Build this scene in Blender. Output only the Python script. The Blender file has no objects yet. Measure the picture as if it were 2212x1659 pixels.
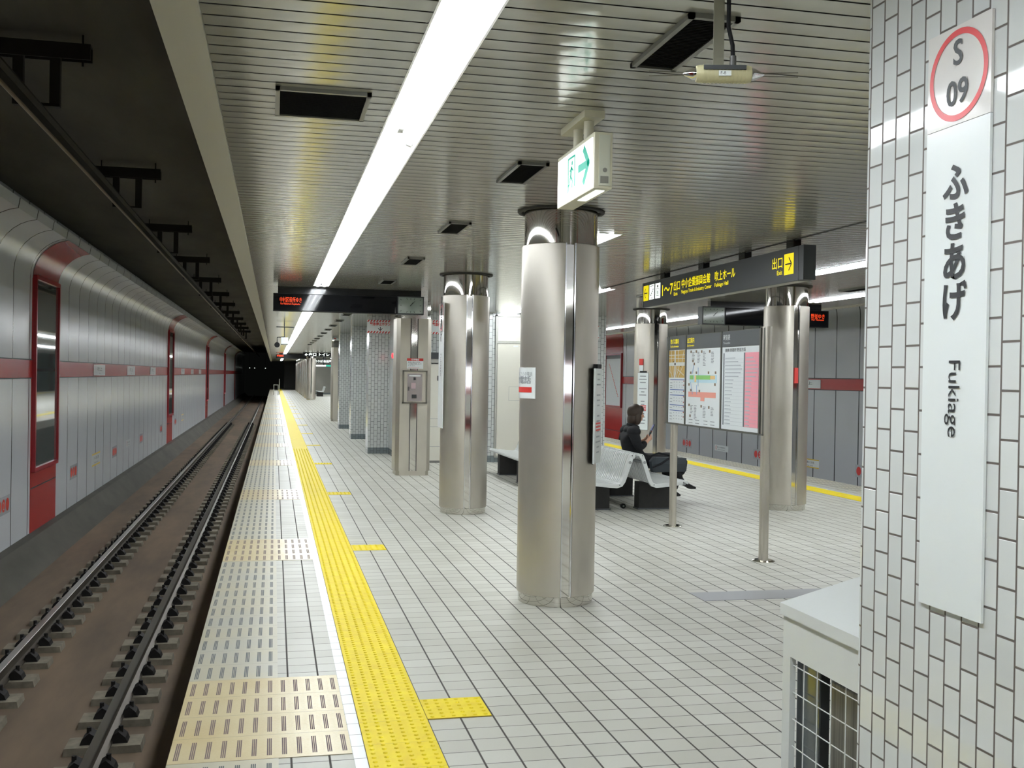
import bpy, bmesh, math, random
from mathutils import Vector, Matrix
random.seed(7)
PI = math.pi
S = bpy.context.scene
COL = S.collection

# ------------------------------------------------------------------ camera, world, exposure
cd = bpy.data.cameras.new('camera'); cam = bpy.data.objects.new('camera', cd); COL.objects.link(cam)
S.camera = cam
cd.sensor_width = 36.0
cd.lens = 36.0 * 2262.9 / 2212
cd.clip_end = 400; cd.clip_start = 0.05
YAW, PIT, ROL = .223222, -.0066938, .0162698
_f = Vector((math.sin(YAW) * math.cos(PIT), math.cos(YAW) * math.cos(PIT), math.sin(PIT)))
_r = Vector((math.cos(YAW), -math.sin(YAW), 0)); _u = _r.cross(_f)
_r2 = _r * math.cos(ROL) + _u * math.sin(ROL); _u2 = _u * math.cos(ROL) - _r * math.sin(ROL)
cam.matrix_world = Matrix(((_r2.x, _u2.x, -_f.x, 0), (_r2.y, _u2.y, -_f.y, 0), (_r2.z, _u2.z, -_f.z, 1.5), (0, 0, 0, 1)))

w = bpy.data.worlds.new('world'); S.world = w; w.use_nodes = True
w.node_tree.nodes['Background'].inputs[0].default_value = (.5, .55, .5, 1)
w.node_tree.nodes['Background'].inputs[1].default_value = 0.004
S.view_settings.view_transform = 'Standard'
try: S.view_settings.look = 'None'
except Exception: pass
S.view_settings.gamma = 1.0
S.view_settings.use_curve_mapping = False
S.view_settings.exposure = 0.1
TUBE = 23.0          # radiance of the fluorescent tubes

# ------------------------------------------------------------------ materials
def srgb(h):
    h = h.lstrip('#'); v = [int(h[i:i + 2], 16) / 255 for i in (0, 2, 4)]
    return tuple(c / 12.92 if c <= .04045 else ((c + .055) / 1.055) ** 2.4 for c in v) + (1,)
MATS = {}
def mat(name, col='#808080', rough=.5, metal=0., emit=None, es=1., spec=.5, coat=0.):
    if name in MATS: return MATS[name]
    m = bpy.data.materials.new(name); m.use_nodes = True; MATS[name] = m
    b = m.node_tree.nodes['Principled BSDF']
    b.inputs['Base Color'].default_value = srgb(col) if isinstance(col, str) else col
    b.inputs['Roughness'].default_value = rough; b.inputs['Metallic'].default_value = metal
    b.inputs['Specular IOR Level'].default_value = spec
    if coat: b.inputs['Coat Weight'].default_value = coat; b.inputs['Coat Roughness'].default_value = .05
    if emit:
        b.inputs['Emission Color'].default_value = srgb(emit); b.inputs['Emission Strength'].default_value = es
    return m
class NB:
    """small node builder"""
    def __init__(s, m): s.t = m.node_tree; s.b = s.t.nodes['Principled BSDF']
    def n(s, typ, **kw):
        x = s.t.nodes.new(typ)
        for k, v in kw.items(): setattr(x, k, v)
        return x
    def l(s, a, b): s.t.links.new(a, b)
    def math(s, op, a, b=None, c=None):
        x = s.n('ShaderNodeMath', operation=op)
        for i, v in enumerate((a, b, c)):
            if v is None: continue
            if isinstance(v, (int, float)): x.inputs[i].default_value = v
            else: s.l(v, x.inputs[i])
        return x.outputs[0]
    def pos(s):
        g = s.n('ShaderNodeNewGeometry'); x = s.n('ShaderNodeSeparateXYZ'); s.l(g.outputs['Position'], x.inputs[0])
        return g.outputs['Position'], x.outputs[0], x.outputs[1], x.outputs[2]
    def mix(s, f, a, b):
        x = s.n('ShaderNodeMix', data_type='RGBA')
        for i, v in ((0, f), (6, a), (7, b)):
            if isinstance(v, (int, float, tuple)): x.inputs[i].default_value = v
            else: s.l(v, x.inputs[i])
        return x.outputs[2]
    def noise(s, vec, scale, detail=2., rough=.5):
        x = s.n('ShaderNodeTexNoise'); x.inputs['Scale'].default_value = scale; x.inputs['Detail'].default_value = detail
        x.inputs['Roughness'].default_value = rough
        s.l(vec, x.inputs['Vector']); return x.outputs[0]
    def ramp(s, v, a, b, c=0., d=1.):
        x = s.n('ShaderNodeMapRange'); s.l(v, x.inputs[0])
        for i, q in enumerate((a, b, c, d)): x.inputs[i + 1].default_value = q
        return x.outputs[0]
    def line(s, v, pitch, off, width):
        """1 on joint lines every `pitch`"""
        u = s.math('DIVIDE', s.math('SUBTRACT', v, off), pitch)
        fr = s.math('FRACT', u)
        d = s.math('MINIMUM', fr, s.math('SUBTRACT', 1., fr))
        return s.ramp(d, width / pitch / 2 * .7, width / pitch / 2 * 1.3, 1., 0.)
    def bump(s, h, strength=.3, dist=.002):
        x = s.n('ShaderNodeBump'); x.inputs['Strength'].default_value = strength; x.inputs['Distance'].default_value = dist
        s.l(h, x.inputs['Height']); s.l(x.outputs[0], s.b.inputs['Normal'])

def noisy(name, c1, c2, scale, rough=.8, stretch=(1, 1, 1), bump=0., metal=0., spec=.5):
    m = mat(name, c1, rough, metal, spec=spec); nb = NB(m)
    p, x, y, z = nb.pos()
    mp = nb.n('ShaderNodeMapping'); mp.inputs['Scale'].default_value = stretch; nb.l(p, mp.inputs[0])
    f = nb.noise(mp.outputs[0], scale, 5., .6)
    f = nb.ramp(f, .3, .7)
    nb.l(nb.mix(f, srgb(c1), srgb(c2)), nb.b.inputs['Base Color'])
    if bump: nb.bump(f, bump, .004)
    return m

def floor_mat():
    m = mat('floor_tile', '#b9b8ad', .3); nb = NB(m); p, x, y, z = nb.pos()
    lx = nb.line(x, .1465, .672, .0085); ly = nb.line(y, .138, 3.965, .0052)
    j = nb.math('MAXIMUM', lx, nb.math('MULTIPLY', ly, .85))
    br = nb.n('ShaderNodeTexWhiteNoise', noise_dimensions='2D')
    cx = nb.n('ShaderNodeCombineXYZ')
    nb.l(nb.math('FLOOR', nb.math('DIVIDE', nb.math('SUBTRACT', x, .672), .1465)), cx.inputs[0])
    nb.l(nb.math('FLOOR', nb.math('DIVIDE', nb.math('SUBTRACT', y, 3.965), .138)), cx.inputs[1])
    nb.l(cx.outputs[0], br.inputs['Vector'])
    n1 = nb.noise(p, 1.1, 3.); n2 = nb.noise(p, 260., 2.)
    v = nb.math('ADD', nb.math('MULTIPLY', br.outputs[0], .28), nb.math('ADD', nb.math('MULTIPLY', n1, .45), nb.math('MULTIPLY', n2, .35)))
    base = nb.mix(nb.ramp(v, .25, .85), srgb('#a9a89d'), srgb('#c3c3ba'))
    nb.l(nb.mix(j, base, srgb('#3a3631')), nb.b.inputs['Base Color'])
    nb.l(nb.math('ADD', nb.math('MULTIPLY', j, .3), nb.ramp(n2, .3, .7, .38, .5)), nb.b.inputs['Roughness']); nb.b.inputs['Specular IOR Level'].default_value = .4
    nb.bump(nb.math('SUBTRACT', 1., j), .5, .0015)
    return m
def groove_mat(name, ca, cb, dark, x0, yref):
    m = mat(name, ca, .3); nb = NB(m); p, x, y, z = nb.pos()
    u = nb.math('FRACT', nb.math('DIVIDE', nb.math('SUBTRACT', x, x0), .0588))
    d = nb.math('ABSOLUTE', nb.math('SUBTRACT', u, .5))
    ins = nb.math('LESS_THAN', d, .175)
    st = nb.math('GREATER_THAN', nb.math('COSINE', nb.math('MULTIPLY', nb.math('SUBTRACT', u, .5), 2 * PI * 8.5)), -.6)
    v = nb.math('FRACT', nb.math('DIVIDE', nb.math('SUBTRACT', y, yref), .2757))
    iv = nb.math('LESS_THAN', nb.math('ABSOLUTE', nb.math('SUBTRACT', v, .48)), .35)
    f = nb.math('MULTIPLY', nb.math('MULTIPLY', ins, st), iv)
    j = nb.math('MULTIPLY', nb.line(y, .2757, yref, .004), .45)
    n1 = nb.noise(p, 3., 4.); n2 = nb.noise(p, 120., 2.)
    base = nb.mix(nb.ramp(nb.math('ADD', n1, nb.math('MULTIPLY', nb.math('SUBTRACT', n2, .5), .22)), .3, .7), srgb(ca), srgb(cb))
    c = nb.mix(f, base, srgb(dark)); c = nb.mix(j, c, srgb('#57544c'))
    nb.l(c, nb.b.inputs['Base Color'])
    nb.l(nb.math('ADD', nb.math('MULTIPLY', f, .4), nb.ramp(n2, .3, .7, .30, .38)), nb.b.inputs['Roughness']); nb.b.inputs['Specular IOR Level'].default_value = .4
    return m
def tile_mat(name, ca, joint, rough=.08, bw=.111, rh=.062, zoff=0., hoff=0., mort=.0055):
    """upright glazed tiles in running bond; runs along x on faces across the hall and along y on faces along it"""
    m = mat(name, ca, rough); nb = NB(m); p, x, y, z = nb.pos()
    g = nb.n('ShaderNodeNewGeometry'); s = nb.n('ShaderNodeSeparateXYZ'); nb.l(g.outputs['True Normal'], s.inputs[0])
    isx = nb.math('GREATER_THAN', nb.math('ABSOLUTE', s.outputs[0]), .7)
    h = nb.math('ADD', nb.math('MULTIPLY', isx, y), nb.math('MULTIPLY', nb.math('SUBTRACT', 1., isx), x))
    h = nb.math('ADD', h, hoff)
    row = nb.math('FLOOR', nb.math('DIVIDE', h, rh))
    odd = nb.math('MODULO', nb.math('ABSOLUTE', row), 2.)
    zz = nb.math('ADD', z, nb.math('ADD', zoff, nb.math('MULTIPLY', odd, bw / 2)))
    jv = nb.line(h, rh, 0., mort); jh = nb.line(zz, bw, 0., mort)
    j = nb.math('MAXIMUM', jv, jh)
    wn = nb.n('ShaderNodeTexWhiteNoise', noise_dimensions='2D'); cx = nb.n('ShaderNodeCombineXYZ')
    nb.l(row, cx.inputs[0]); nb.l(nb.math('FLOOR', nb.math('DIVIDE', zz, bw)), cx.inputs[1]); nb.l(cx.outputs[0], wn.inputs['Vector'])
    c1 = srgb(ca); c2 = tuple(v * .9 for v in c1[:3]) + (1,)
    nb.l(nb.mix(j, nb.mix(wn.outputs[0], c1, c2), srgb(joint)), nb.b.inputs['Base Color'])
    nb.l(nb.math('ADD', nb.math('MULTIPLY', j, .6), rough), nb.b.inputs['Roughness'])
    n = nb.noise(p, 9., 1.)
    nb.bump(nb.math('ADD', nb.math('MULTIPLY', nb.math('SUBTRACT', 1., j), 1.), nb.math('MULTIPLY', n, .25)), .6, .0022)
    return m
def brushed(name, col, rough, dirt=.0, aniso=.0):
    m = mat(name, col, rough, 1.); nb = NB(m); p, x, y, z = nb.pos()
    mp = nb.n('ShaderNodeMapping'); mp.inputs['Scale'].default_value = (300, 300, 4); nb.l(p, mp.inputs[0])
    n = nb.noise(mp.outputs[0], 1., 2.)
    mp2 = nb.n('ShaderNodeMapping'); mp2.inputs['Scale'].default_value = (2, 2, 1.2); nb.l(p, mp2.inputs[0])
    n2 = nb.noise(mp2.outputs[0], 1.5, 3.)
    nb.l(nb.ramp(n, .2, .8, rough - .05, rough + .07), nb.b.inputs['Roughness'])
    c = srgb(col); c2 = tuple(v * (1 - dirt) for v in c[:3]) + (1,)
    nb.l(nb.mix(nb.ramp(n2, .35, .7), c, c2), nb.b.inputs['Base Color'])
    nb.b.inputs['Anisotropic'].default_value = aniso
    return m

M_floor = floor_mat()
M_groove = groove_mat('grooved_slab', '#b4b3a6', '#bdb79f', '#5b6063', -.38, 4.163)
M_beige = groove_mat('beige_grooved_slab', '#cbbf99', '#c2b184', '#6a5a5a', -.38, 4.163)
def yellow_mat():
    m = mat('yellow_tactile', '#e2cd22', .55, spec=.25); nb = NB(m); p, x, y, z = nb.pos()
    j = nb.line(y, .2757, 4.52, .003)
    n = nb.noise(p, 14., 4.); 
    nb.l(nb.mix(j, nb.mix(nb.ramp(n, .3, .7), srgb('#e3cf1e'), srgb('#d8bf22')), srgb('#b39a2a')), nb.b.inputs['Base Color'])
    return m
M_yellow = yellow_mat()
def white_line_mat():
    m = mat('white_line_tile', '#f1f5f5', .25); nb = NB(m); p, x, y, z = nb.pos()
    nb.l(nb.mix(nb.line(y, .138, 3.965, .004), srgb('#f1f5f5'), srgb('#77756f')), nb.b.inputs['Base Color'])
    return m
M_whiteline = white_line_mat()
M_greytile = mat('dark_grey_tile', '#85878a', .35)
M_tile = tile_mat('white_glazed_tile', '#d9dddb', '#625a55', .06, zoff=.012, hoff=.036)
M_tilefar = tile_mat('white_wall_tile', '#c9cdcb', '#4e5252', .1, mort=.006)
M_tilebase = tile_mat('grey_base_tile', '#7c8688', '#4a4c4c', .2, mort=.006)
M_brush = brushed('brushed_steel', '#d4cfc4', .40, .12)
M_brush2 = brushed('brushed_steel_flat', '#cdc8bb', .42, .12)
M_mirror = mat('polished_steel', '#cfccc4', .05, 1.)
M_chrome = mat('chrome', '#d8d8d8', .08, 1.)
M_ceil = mat('ceiling_slat', '#aaa99f', .15, .25, spec=.7)
M_gap = mat('slat_gap', '#2b2a26', .7)
M_fascia = mat('fascia_paint', '#b9b6a8', .45)
M_trackceil = noisy('tunnel_concrete', '#403d35', '#57534a', 1.3, .9, (1, .25, 1))
M_bed = noisy('track_concrete', '#7d6a55', '#5f5245', 1.2, .9, (1.5, .3, 1), .2)
M_kerb = noisy('kerb_concrete', '#5a574e', '#48463e', 2., .85, (1, .4, 1))
M_pad = noisy('pad_concrete', '#8a8373', '#6c6658', 9., .9)
M_rail = mat('rail_steel', '#5d564c', .5, .6)
M_railtop = mat('rail_head_steel', '#b0aca4', .28, 1.)
M_clip = mat('rail_clip_iron', '#1c1a18', .7, .3)
def panel_mat(name, c, pitch, off):
    m = mat(name, c, .22); nb = NB(m); p, x, y, z = nb.pos()
    j = nb.line(y, pitch, off, .034)
    nb.l(nb.mix(j, srgb(c), srgb('#35383a')), nb.b.inputs['Base Color'])
    # every panel is very slightly dished
    u = nb.math('FRACT', nb.math('DIVIDE', nb.math('SUBTRACT', y, off), pitch))
    h = nb.math('MULTIPLY', nb.math('POWER', nb.math('SUBTRACT', u, .5), 2.), 1.)
    nb.bump(nb.math('ADD', h, nb.math('MULTIPLY', nb.noise(p, .8, 1.), .5)), .18, .03)
    return m
M_panelL = panel_mat('wall_panel_enamel', '#dde1e4', .994, 18.5)
M_panelR = panel_mat('wall_panel_enamel_right', '#c4c8cb', .889, 18.88)
M_red = mat('red_enamel', '#b0322f', .25)
M_reddark = mat('red_frame_enamel', '#a52c34', .3)
M_glass = mat('case_glass_backed', '#6f7775', .03, .0, spec=1., coat=1.)
M_white = mat('white_paint', '#dcdedb', .35)
M_signwhite = mat('sign_white', '#e6eceb', .22)
M_black = mat('sign_black', '#17181a', .12)
M_blackmatt = mat('black_matt', '#161718', .7, spec=.25)
M_darkgrey = mat('sign_dark_grey', '#3c4042', .4)
M_ink = mat('ink_black', '#2a2c2e', .5)
M_inkgrey = mat('ink_grey', '#8b9094', .6)
M_inkblue = mat('ink_blue', '#3d62a8', .5)
M_inkred = mat('ink_red', '#cf3a34', .5)
M_ringred = mat('ring_red', '#d9474b', .3)
M_lit_yellow = mat('lit_yellow', '#e8d400', .5, emit='#f2df00', es=.75)
M_lit_white = mat('lit_white', '#ffffff', .5, emit='#f4fff6', es=1.0)
M_exitface = mat('exit_lit_face', '#ffffff', .4, emit='#f6fff6', es=1.25)
M_exitgreen = mat('exit_green', '#0a8f78', .5, emit='#12b095', es=.45)
M_led = mat('led_orange', '#c03a10', .5, emit='#ff4a18', es=1.1)
M_redlamp = mat('red_lamp', '#ff2020', .3, emit='#ff2028', es=5.)
M_tube = mat('tube_light', '#ffffff', .4, emit='#f5faff', es=TUBE)
M_trough = mat('trough_white', '#f8f9f6', .5)
M_bench = mat('bench_enamel', '#cdd1cf', .22)
M_benchbase = noisy('bench_base_black', '#232323', '#2d2b29', 20., .7)
M_beigepanel = mat('beige_panel', '#d2d0c4', .35)
M_skin = mat('skin', '#c79a80', .55)
M_coat = noisy('black_wool', '#0d0f12', '#17191d', 30., .85)
M_hair = noisy('dark_brown_hair', '#2a1e16', '#3b2b1e', 40., .55, (6, 6, 1))
M_boot = mat('black_leather', '#101012', .35)
M_bag = mat('bag_charcoal', '#2c3338', .6)
M_cream = mat('antenna_cream', '#b9b48e', .45)
M_box = mat('white_cabinet_paint', '#d3d7d5', .3)
M_wire = mat('white_wire', '#d8dad8', .4)
M_paper = mat('poster_paper', '#dde3e4', .4)
M_pink = mat('poster_pink', '#e89aa6', .45)
M_ochre = mat('map_ochre', '#c2a055', .5)
M_mgreen = mat('map_green', '#86c06c', .5)
M_mblue = mat('map_pale_blue', '#bcd9e4', .5)
M_msalmon = mat('map_salmon', '#e39a8b', .5)
M_yellowink = mat('notice_yellow', '#d8b62a', .45)
M_orangered = mat('disc_orange_red', '#d8402c', .4)
M_greydiff = mat('dim_grey_wall', '#8f8e86', .6)

# ------------------------------------------------------------------ geometry helpers
def tag(o, label=None, cat=None, group=None, kind=None):
    if label: o['label'] = label
    if cat: o['category'] = cat
    if group: o['group'] = group
    if kind: o['kind'] = kind
    return o
def thing(name, loc, label, cat, group=None):
    o = bpy.data.objects.new(name, None); COL.objects.link(o); o.location = loc; o.empty_display_size = .1
    return tag(o, label, cat, group)
def wloc(o):
    v = Vector((0, 0, 0))
    while o is not None: v += o.location; o = o.parent
    return v
class MB:
    def __init__(s): s.v = []; s.f = []; s.m = []; s.cur = 0
    def quad(s, *p):
        n = len(s.v); s.v += [tuple(q) for q in p]; s.f.append(tuple(range(n, n + len(p)))); s.m.append(s.cur); return s
    def box(s, x0, x1, y0, y1, z0, z1):
        if x0 > x1: x0, x1 = x1, x0
        if y0 > y1: y0, y1 = y1, y0
        if z0 > z1: z0, z1 = z1, z0
        n = len(s.v)
        s.v += [(x0, y0, z0), (x1, y0, z0), (x1, y1, z0), (x0, y1, z0), (x0, y0, z1), (x1, y0, z1), (x1, y1, z1), (x0, y1, z1)]
        for f in ((0, 3, 2, 1), (4, 5, 6, 7), (0, 1, 5, 4), (1, 2, 6, 5), (2, 3, 7, 6), (3, 0, 4, 7)):
            s.f.append(tuple(n + i for i in f)); s.m.append(s.cur)
        return s
    def obox(s, c, ax, ay, az):
        """box from centre and three half vectors"""
        c, ax, ay, az = map(Vector, (c, ax, ay, az)); n = len(s.v)
        for k in (-1, 1):
            for i, j in ((-1, -1), (1, -1), (1, 1), (-1, 1)): s.v.append(tuple(c + ax * i + ay * j + az * k))
        for f in ((0, 3, 2, 1), (4, 5, 6, 7), (0, 1, 5, 4), (1, 2, 6, 5), (2, 3, 7, 6), (3, 0, 4, 7)):
            s.f.append(tuple(n + i for i in f)); s.m.append(s.cur)
        return s
    def tube(s, pts, r, n=12, caps=True):
        """round tube through pts; r a number or list"""
        pts = [Vector(p) for p in pts]; rs = r if isinstance(r, (list, tuple)) else [r] * len(pts)
        base = len(s.v); up = None
        for i, p in enumerate(pts):
            d = (pts[min(i + 1, len(pts) - 1)] - pts[max(i - 1, 0)]).normalized()
            if up is None: up = Vector((0, 0, 1)) if abs(d.z) < .9 else Vector((1, 0, 0))
            a = d.cross(up).normalized(); b = a.cross(d).normalized(); up = b
            for k in range(n):
                t = 2 * PI * k / n; s.v.append(tuple(p + (a * math.cos(t) + b * math.sin(t)) * rs[i]))
        for i in range(len(pts) - 1):
            for k in range(n):
                a, b = base + i * n + k, base + i * n + (k + 1) % n
                s.f.append((a, b, b + n, a + n)); s.m.append(s.cur)
        if caps:
            s.f.append(tuple(base + k for k in range(n))[::-1]); s.f.append(tuple(base + (len(pts) - 1) * n + k for k in range(n))); s.m += [s.cur] * 2
        return s
    def lathe(s, c, prof, n=48, a0=0., a1=2 * PI):
        """prof: (r, z); about a vertical axis at c=(x, y)"""
        full = abs(a1 - a0 - 2 * PI) < 1e-6; base = len(s.v); m = n if full else n + 1
        for r, z in prof:
            for k in range(m):
                t = a0 + (a1 - a0) * k / n; s.v.append((c[0] + r * math.cos(t), c[1] + r * math.sin(t), z))
        for i in range(len(prof) - 1):
            for k in range(n):
                a, b = base + i * m + k, base + i * m + (k + 1) % m
                s.f.append((a, b, b + m, a + m)); s.m.append(s.cur)
        return s
    def prism(s, poly, lo, hi, axis):
        """extrude a closed 2-D polygon along an axis ('x': poly is (y,z); 'y': (x,z); 'z': (x,y))"""
        def P(a, b, t): return {'x': (t, a, b), 'y': (a, t, b), 'z': (a, b, t)}[axis]
        n = len(s.v); k = len(poly)
        s.v += [P(a, b, lo) for a, b in poly] + [P(a, b, hi) for a, b in poly]
        s.f.append(tuple(range(n, n + k))[::-1]); s.f.append(tuple(range(n + k, n + 2 * k))); s.m += [s.cur] * 2
        for i in range(k):
            j = (i + 1) % k; s.f.append((n + i, n + j, n + k + j, n + k + i)); s.m.append(s.cur)
        return s
    def build(s, name, mats, parent=None, smooth=False, bevel=0., loc=None):
        me = bpy.data.meshes.new(name)
        if parent is not None: o0 = wloc(parent)
        elif loc is not None: o0 = Vector(loc)
        else:
            xs = [v[0] for v in s.v]; ys = [v[1] for v in s.v]; zs = [v[2] for v in s.v]
            o0 = Vector(((min(xs) + max(xs)) / 2, (min(ys) + max(ys)) / 2, min(zs)))
        me.from_pydata([(v[0] - o0.x, v[1] - o0.y, v[2] - o0.z) for v in s.v], [], s.f)
        for mm in (mats if isinstance(mats, (list, tuple)) else [mats]): me.materials.append(mm)
        for p, i in zip(me.polygons, s.m): p.material_index = i
        bm = bmesh.new(); bm.from_mesh(me); bmesh.ops.recalc_face_normals(bm, faces=bm.faces)
        if bevel: bmesh.ops.bevel(bm, geom=[e for e in bm.edges if len(e.link_faces) == 2 and e.calc_face_angle(0) > .6], offset=bevel, segments=2, affect='EDGES', profile=.7)
        bm.to_mesh(me); bm.free()
        if smooth:
            for p in me.polygons: p.use_smooth = True
            try: me.set_sharp_from_angle(angle=math.radians(38))
            except Exception: pass
        me.update()
        o = bpy.data.objects.new(name, me); COL.objects.link(o)
        if parent is not None: o.parent = parent
        else: o.location = o0
        return o
def struct(o): o['kind'] = 'structure'; return o

def copy_tree(o, loc=None, parent=None, label=None):
    c = o.copy(); COL.objects.link(c); c.parent = parent
    if loc is not None: c.location = loc
    if label: c['label'] = label
    for ch in list(o.children): copy_tree(ch, None, c)
    return c

FN = bpy.data.fonts.get('Bfont') or None
def text(name, body, size, m, parent, pos, right, up, width=None, bold=0., align='LEFT', vert=False, warp=None, label=None):
    """flat lettering; pos = left/bottom (or centre) point; right/up give the plane"""
    right = Vector(right).normalized(); up = Vector(up).normalized(); nrm = right.cross(up)
    V = []; Fc = []
    items = [(body, 0, 0)] if not vert else [(ch, 0, -i * size * (vert if isinstance(vert, float) else 1.)) for i, ch in enumerate(body)]
    for b, ox, oy in items:
        cu = bpy.data.curves.new(name, 'FONT'); cu.body = b; cu.size = size; cu.align_x = 'CENTER' if vert else align
        cu.offset = bold * size; cu.extrude = 0; cu.resolution_u = 3; cu.fill_mode = 'FRONT'
        t = bpy.data.objects.new(name, cu); COL.objects.link(t)
        dg = bpy.context.evaluated_depsgraph_get(); dg.update()
        me = bpy.data.meshes.new_from_object(t.evaluated_get(dg))
        n = len(V); V += [(v.co.x + ox, v.co.y + oy) for v in me.vertices]; Fc += [tuple(n + i for i in p.vertices) for p in me.polygons]
        bpy.data.objects.remove(t); bpy.data.curves.remove(cu); bpy.data.meshes.remove(me)
    if not V: return None
    sx = 1.
    if width:
        x0 = min(v[0] for v in V); x1 = max(v[0] for v in V); sx = width / max(x1 - x0, 1e-6)
        if align == 'LEFT': V = [(v[0] - x0, v[1]) for v in V]
    o0 = wloc(parent) if parent is not None else Vector((0, 0, 0))
    pts = []
    for a, b in V:
        if warp: q = warp(a * sx, b)
        else: q = Vector(pos) + right * a * sx + up * b
        pts.append(tuple(q - o0))
    me = bpy.data.meshes.new(name); me.from_pydata(pts, [], Fc); me.materials.append(m); me.update()
    o = bpy.data.objects.new(name, me); COL.objects.link(o); o.parent = parent
    return o
def pane(mb, pos, right, up, a0, a1, b0, b1, off=.0, th=.001):
    """thin slab in a sign plane; a along right, b along up"""
    right = Vector(right).normalized(); up = Vector(up).normalized(); n = right.cross(up)
    c = Vector(pos) + right * (a0 + a1) / 2 + up * (b0 + b1) / 2 + n * (off + th / 2)
    mb.obox(c, right * (a1 - a0) / 2, up * (b1 - b0) / 2, n * th / 2)
def disc(mb, pos, right, up, a, b, r, off=0., ring=0., n=36, ry=None, th=.001):
    right = Vector(right).normalized(); up = Vector(up).normalized(); nn = right.cross(up); ry = ry or r
    c = Vector(pos) + right * a + up * b + nn * (off + th)
    if ring:
        for k in range(n):
            t0, t1 = 2 * PI * k / n, 2 * PI * (k + 1) / n
            P = lambda t, q: c + right * math.cos(t) * (r - q) + up * math.sin(t) * (ry - q)
            mb.quad(P(t0, 0), P(t1, 0), P(t1, ring), P(t0, ring))
    else: mb.quad(*[c + right * math.cos(2 * PI * k / n) * r + up * math.sin(2 * PI * k / n) * ry for k in range(n)])
LX = dict(right=(0, -1, 0), up=(0, 0, 1))     # faces -X
RX = dict(right=(0, 1, 0), up=(0, 0, 1))      # faces +X
FY = dict(right=(1, 0, 0), up=(0, 0, 1))      # faces -Y

# ------------------------------------------------------------------ setting: floor
CZ = 2.62; Y0, Y1 = -8., 104.; XL, XR = -.38, 8.28; MID = 3.95
fl = struct(MB().box(XL + .004, XR, Y0, Y1, -.22, 0).build('floor', M_floor, loc=(0, 0, 0)))
def strip(name, x0, x1, m, y0=Y0, y1=Y1, th=.002): return MB().box(x0, x1, y0, y1, .0002, th).build(name, m, fl)
for mir in (0, 1):
    X = (lambda x: x) if not mir else (lambda x: 2 * MID - x)
    tag(strip('grooved_paving', X(-.38), X(.038), M_groove), 'dashed grooved slabs at the platform edge')
    tag(strip('white_line', X(.325), X(.374), M_whiteline), 'white line beside the yellow strip')
    # yellow strip with raised dots close to the camera
    mb = MB().box(X(.377), X(.671), Y0, Y1, .0002, .004)
    if not mir:
        for yi in range(0, 400):
            y = 2.9 + yi * .0459
            for k in range(6):
                x = .377 + .0245 + k * .049; r = .0105
                mb.lathe((x, y), [(r, .004), (r * .6, .0085), (.0005, .0085)], 8 if yi < 120 else 5)
    tag(mb.build('tactile_strip', M_yellow, fl), 'yellow tactile warning strip')
for k in range(-2, 22):
    yc = 4.715 + 4.38 * k
    if k == 1: yc = 9.18
    if k == 2: yc = 13.37
    if k == 3: yc = 18.0
    ys = 4.163 + .2757 * round((yc - .551 - 4.163) / .2757)
    tag(strip('beige_band', XL, .3225, M_beige, ys, ys + 1.103, .0028), 'beige grooved slabs across the edge')
    yb = {0: 4.519, 1: 8.975, 2: 13.165, 3: 17.6}.get(k, yc - .07)
    mb = MB().box(.674, .959, yb, yb + .276, .0002, .004)
    if k < 4 and k > -2:
        for i in range(6):
            for j in range(6): mb.lathe((.674 + .0238 + i * .0475, yb + .023 + j * .046), [(.0105, .004), (.006, .0085), (.0005, .0085)], 8)
    tag(mb.build('tactile_block', M_yellow, fl), 'yellow tactile block beside the strip')
tag(strip('dark_tile_band', 2.869, 5.0, M_greytile, 6.63, 6.905, .0018), 'dark grey floor tiles')

# ------------------------------------------------------------------ setting: ceiling slats
LIGHTS = [(.47, .655, -6.2, 13.55), (.48, .665, 14.2, 60.2), (.49, .675, 61.5, 96.), (2 * MID - .655, 2 * MID - .47, -6.2, 13.4), (2 * MID - .665, 2 * MID - .48, 14.3, 60.2),
          (2.35, 2.61, 7.75, 9.95), (5.28, 5.54, 7.75, 9.95), (3.86, 4.14, 12.5, 18.0), (3.86, 4.14, 36.2, 76), (3.86, 4.14, -5.5, 1.0)]
def spans(ya, yb):
    cuts = sorted((a, b) for a, b, c, d in LIGHTS if c - .02 < (ya + yb) / 2 < d + .02); out = []; x = xa
    for a, b in cuts: out.append((x, a)); x = b
    return out + [(x, xb)]
mb = MB(); SP = .1035; xa, xb = -.238, 2 * MID + .238
ny = int((Y1 - Y0) / SP); y = 3.318 - SP * int((3.318 - Y0) / SP)
while y < Y1:
    w_ = .0935; N = 4; ya = y + .005
    f = lambda t: CZ - .0010 * (1 - (2 * t - 1) ** 2)
    for sa, sb in spans(ya, ya + w_):
        for i in range(N + 1):
            t1 = i / N; n = len(mb.v); mb.v += [(sa, ya + w_ * t1, f(t1)), (sb, ya + w_ * t1, f(t1))]
            if i: mb.f.append((n - 2, n - 1, n + 1, n)); mb.m.append(0)
    y += SP
mb.cur = 1
ye = sorted({Y0, Y1} | {c for l in LIGHTS for c in l[2:]})
for ya, yb_ in zip(ye, ye[1:]):
    for sa, sb in spans(ya, yb_): mb.box(sa + (.012 if sa > xa else 0), sb - (.012 if sb < xb else 0), ya, yb_, CZ + .012, CZ + .03)
ce = mb.build('ceiling', [M_ceil, M_gap], smooth=False, loc=(0, 0, 0))
for p in ce.data.polygons:
    if p.material_index == 0: p.use_smooth = True
struct(ce)
struct(MB().box(-.38, -.24, Y0, Y1, CZ - .012, 3.95).build('trim_1', M_fascia))
struct(MB().box(XR - .14, XR, Y0, Y1, CZ - .012, 3.95).build('trim_2', M_fascia))
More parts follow.
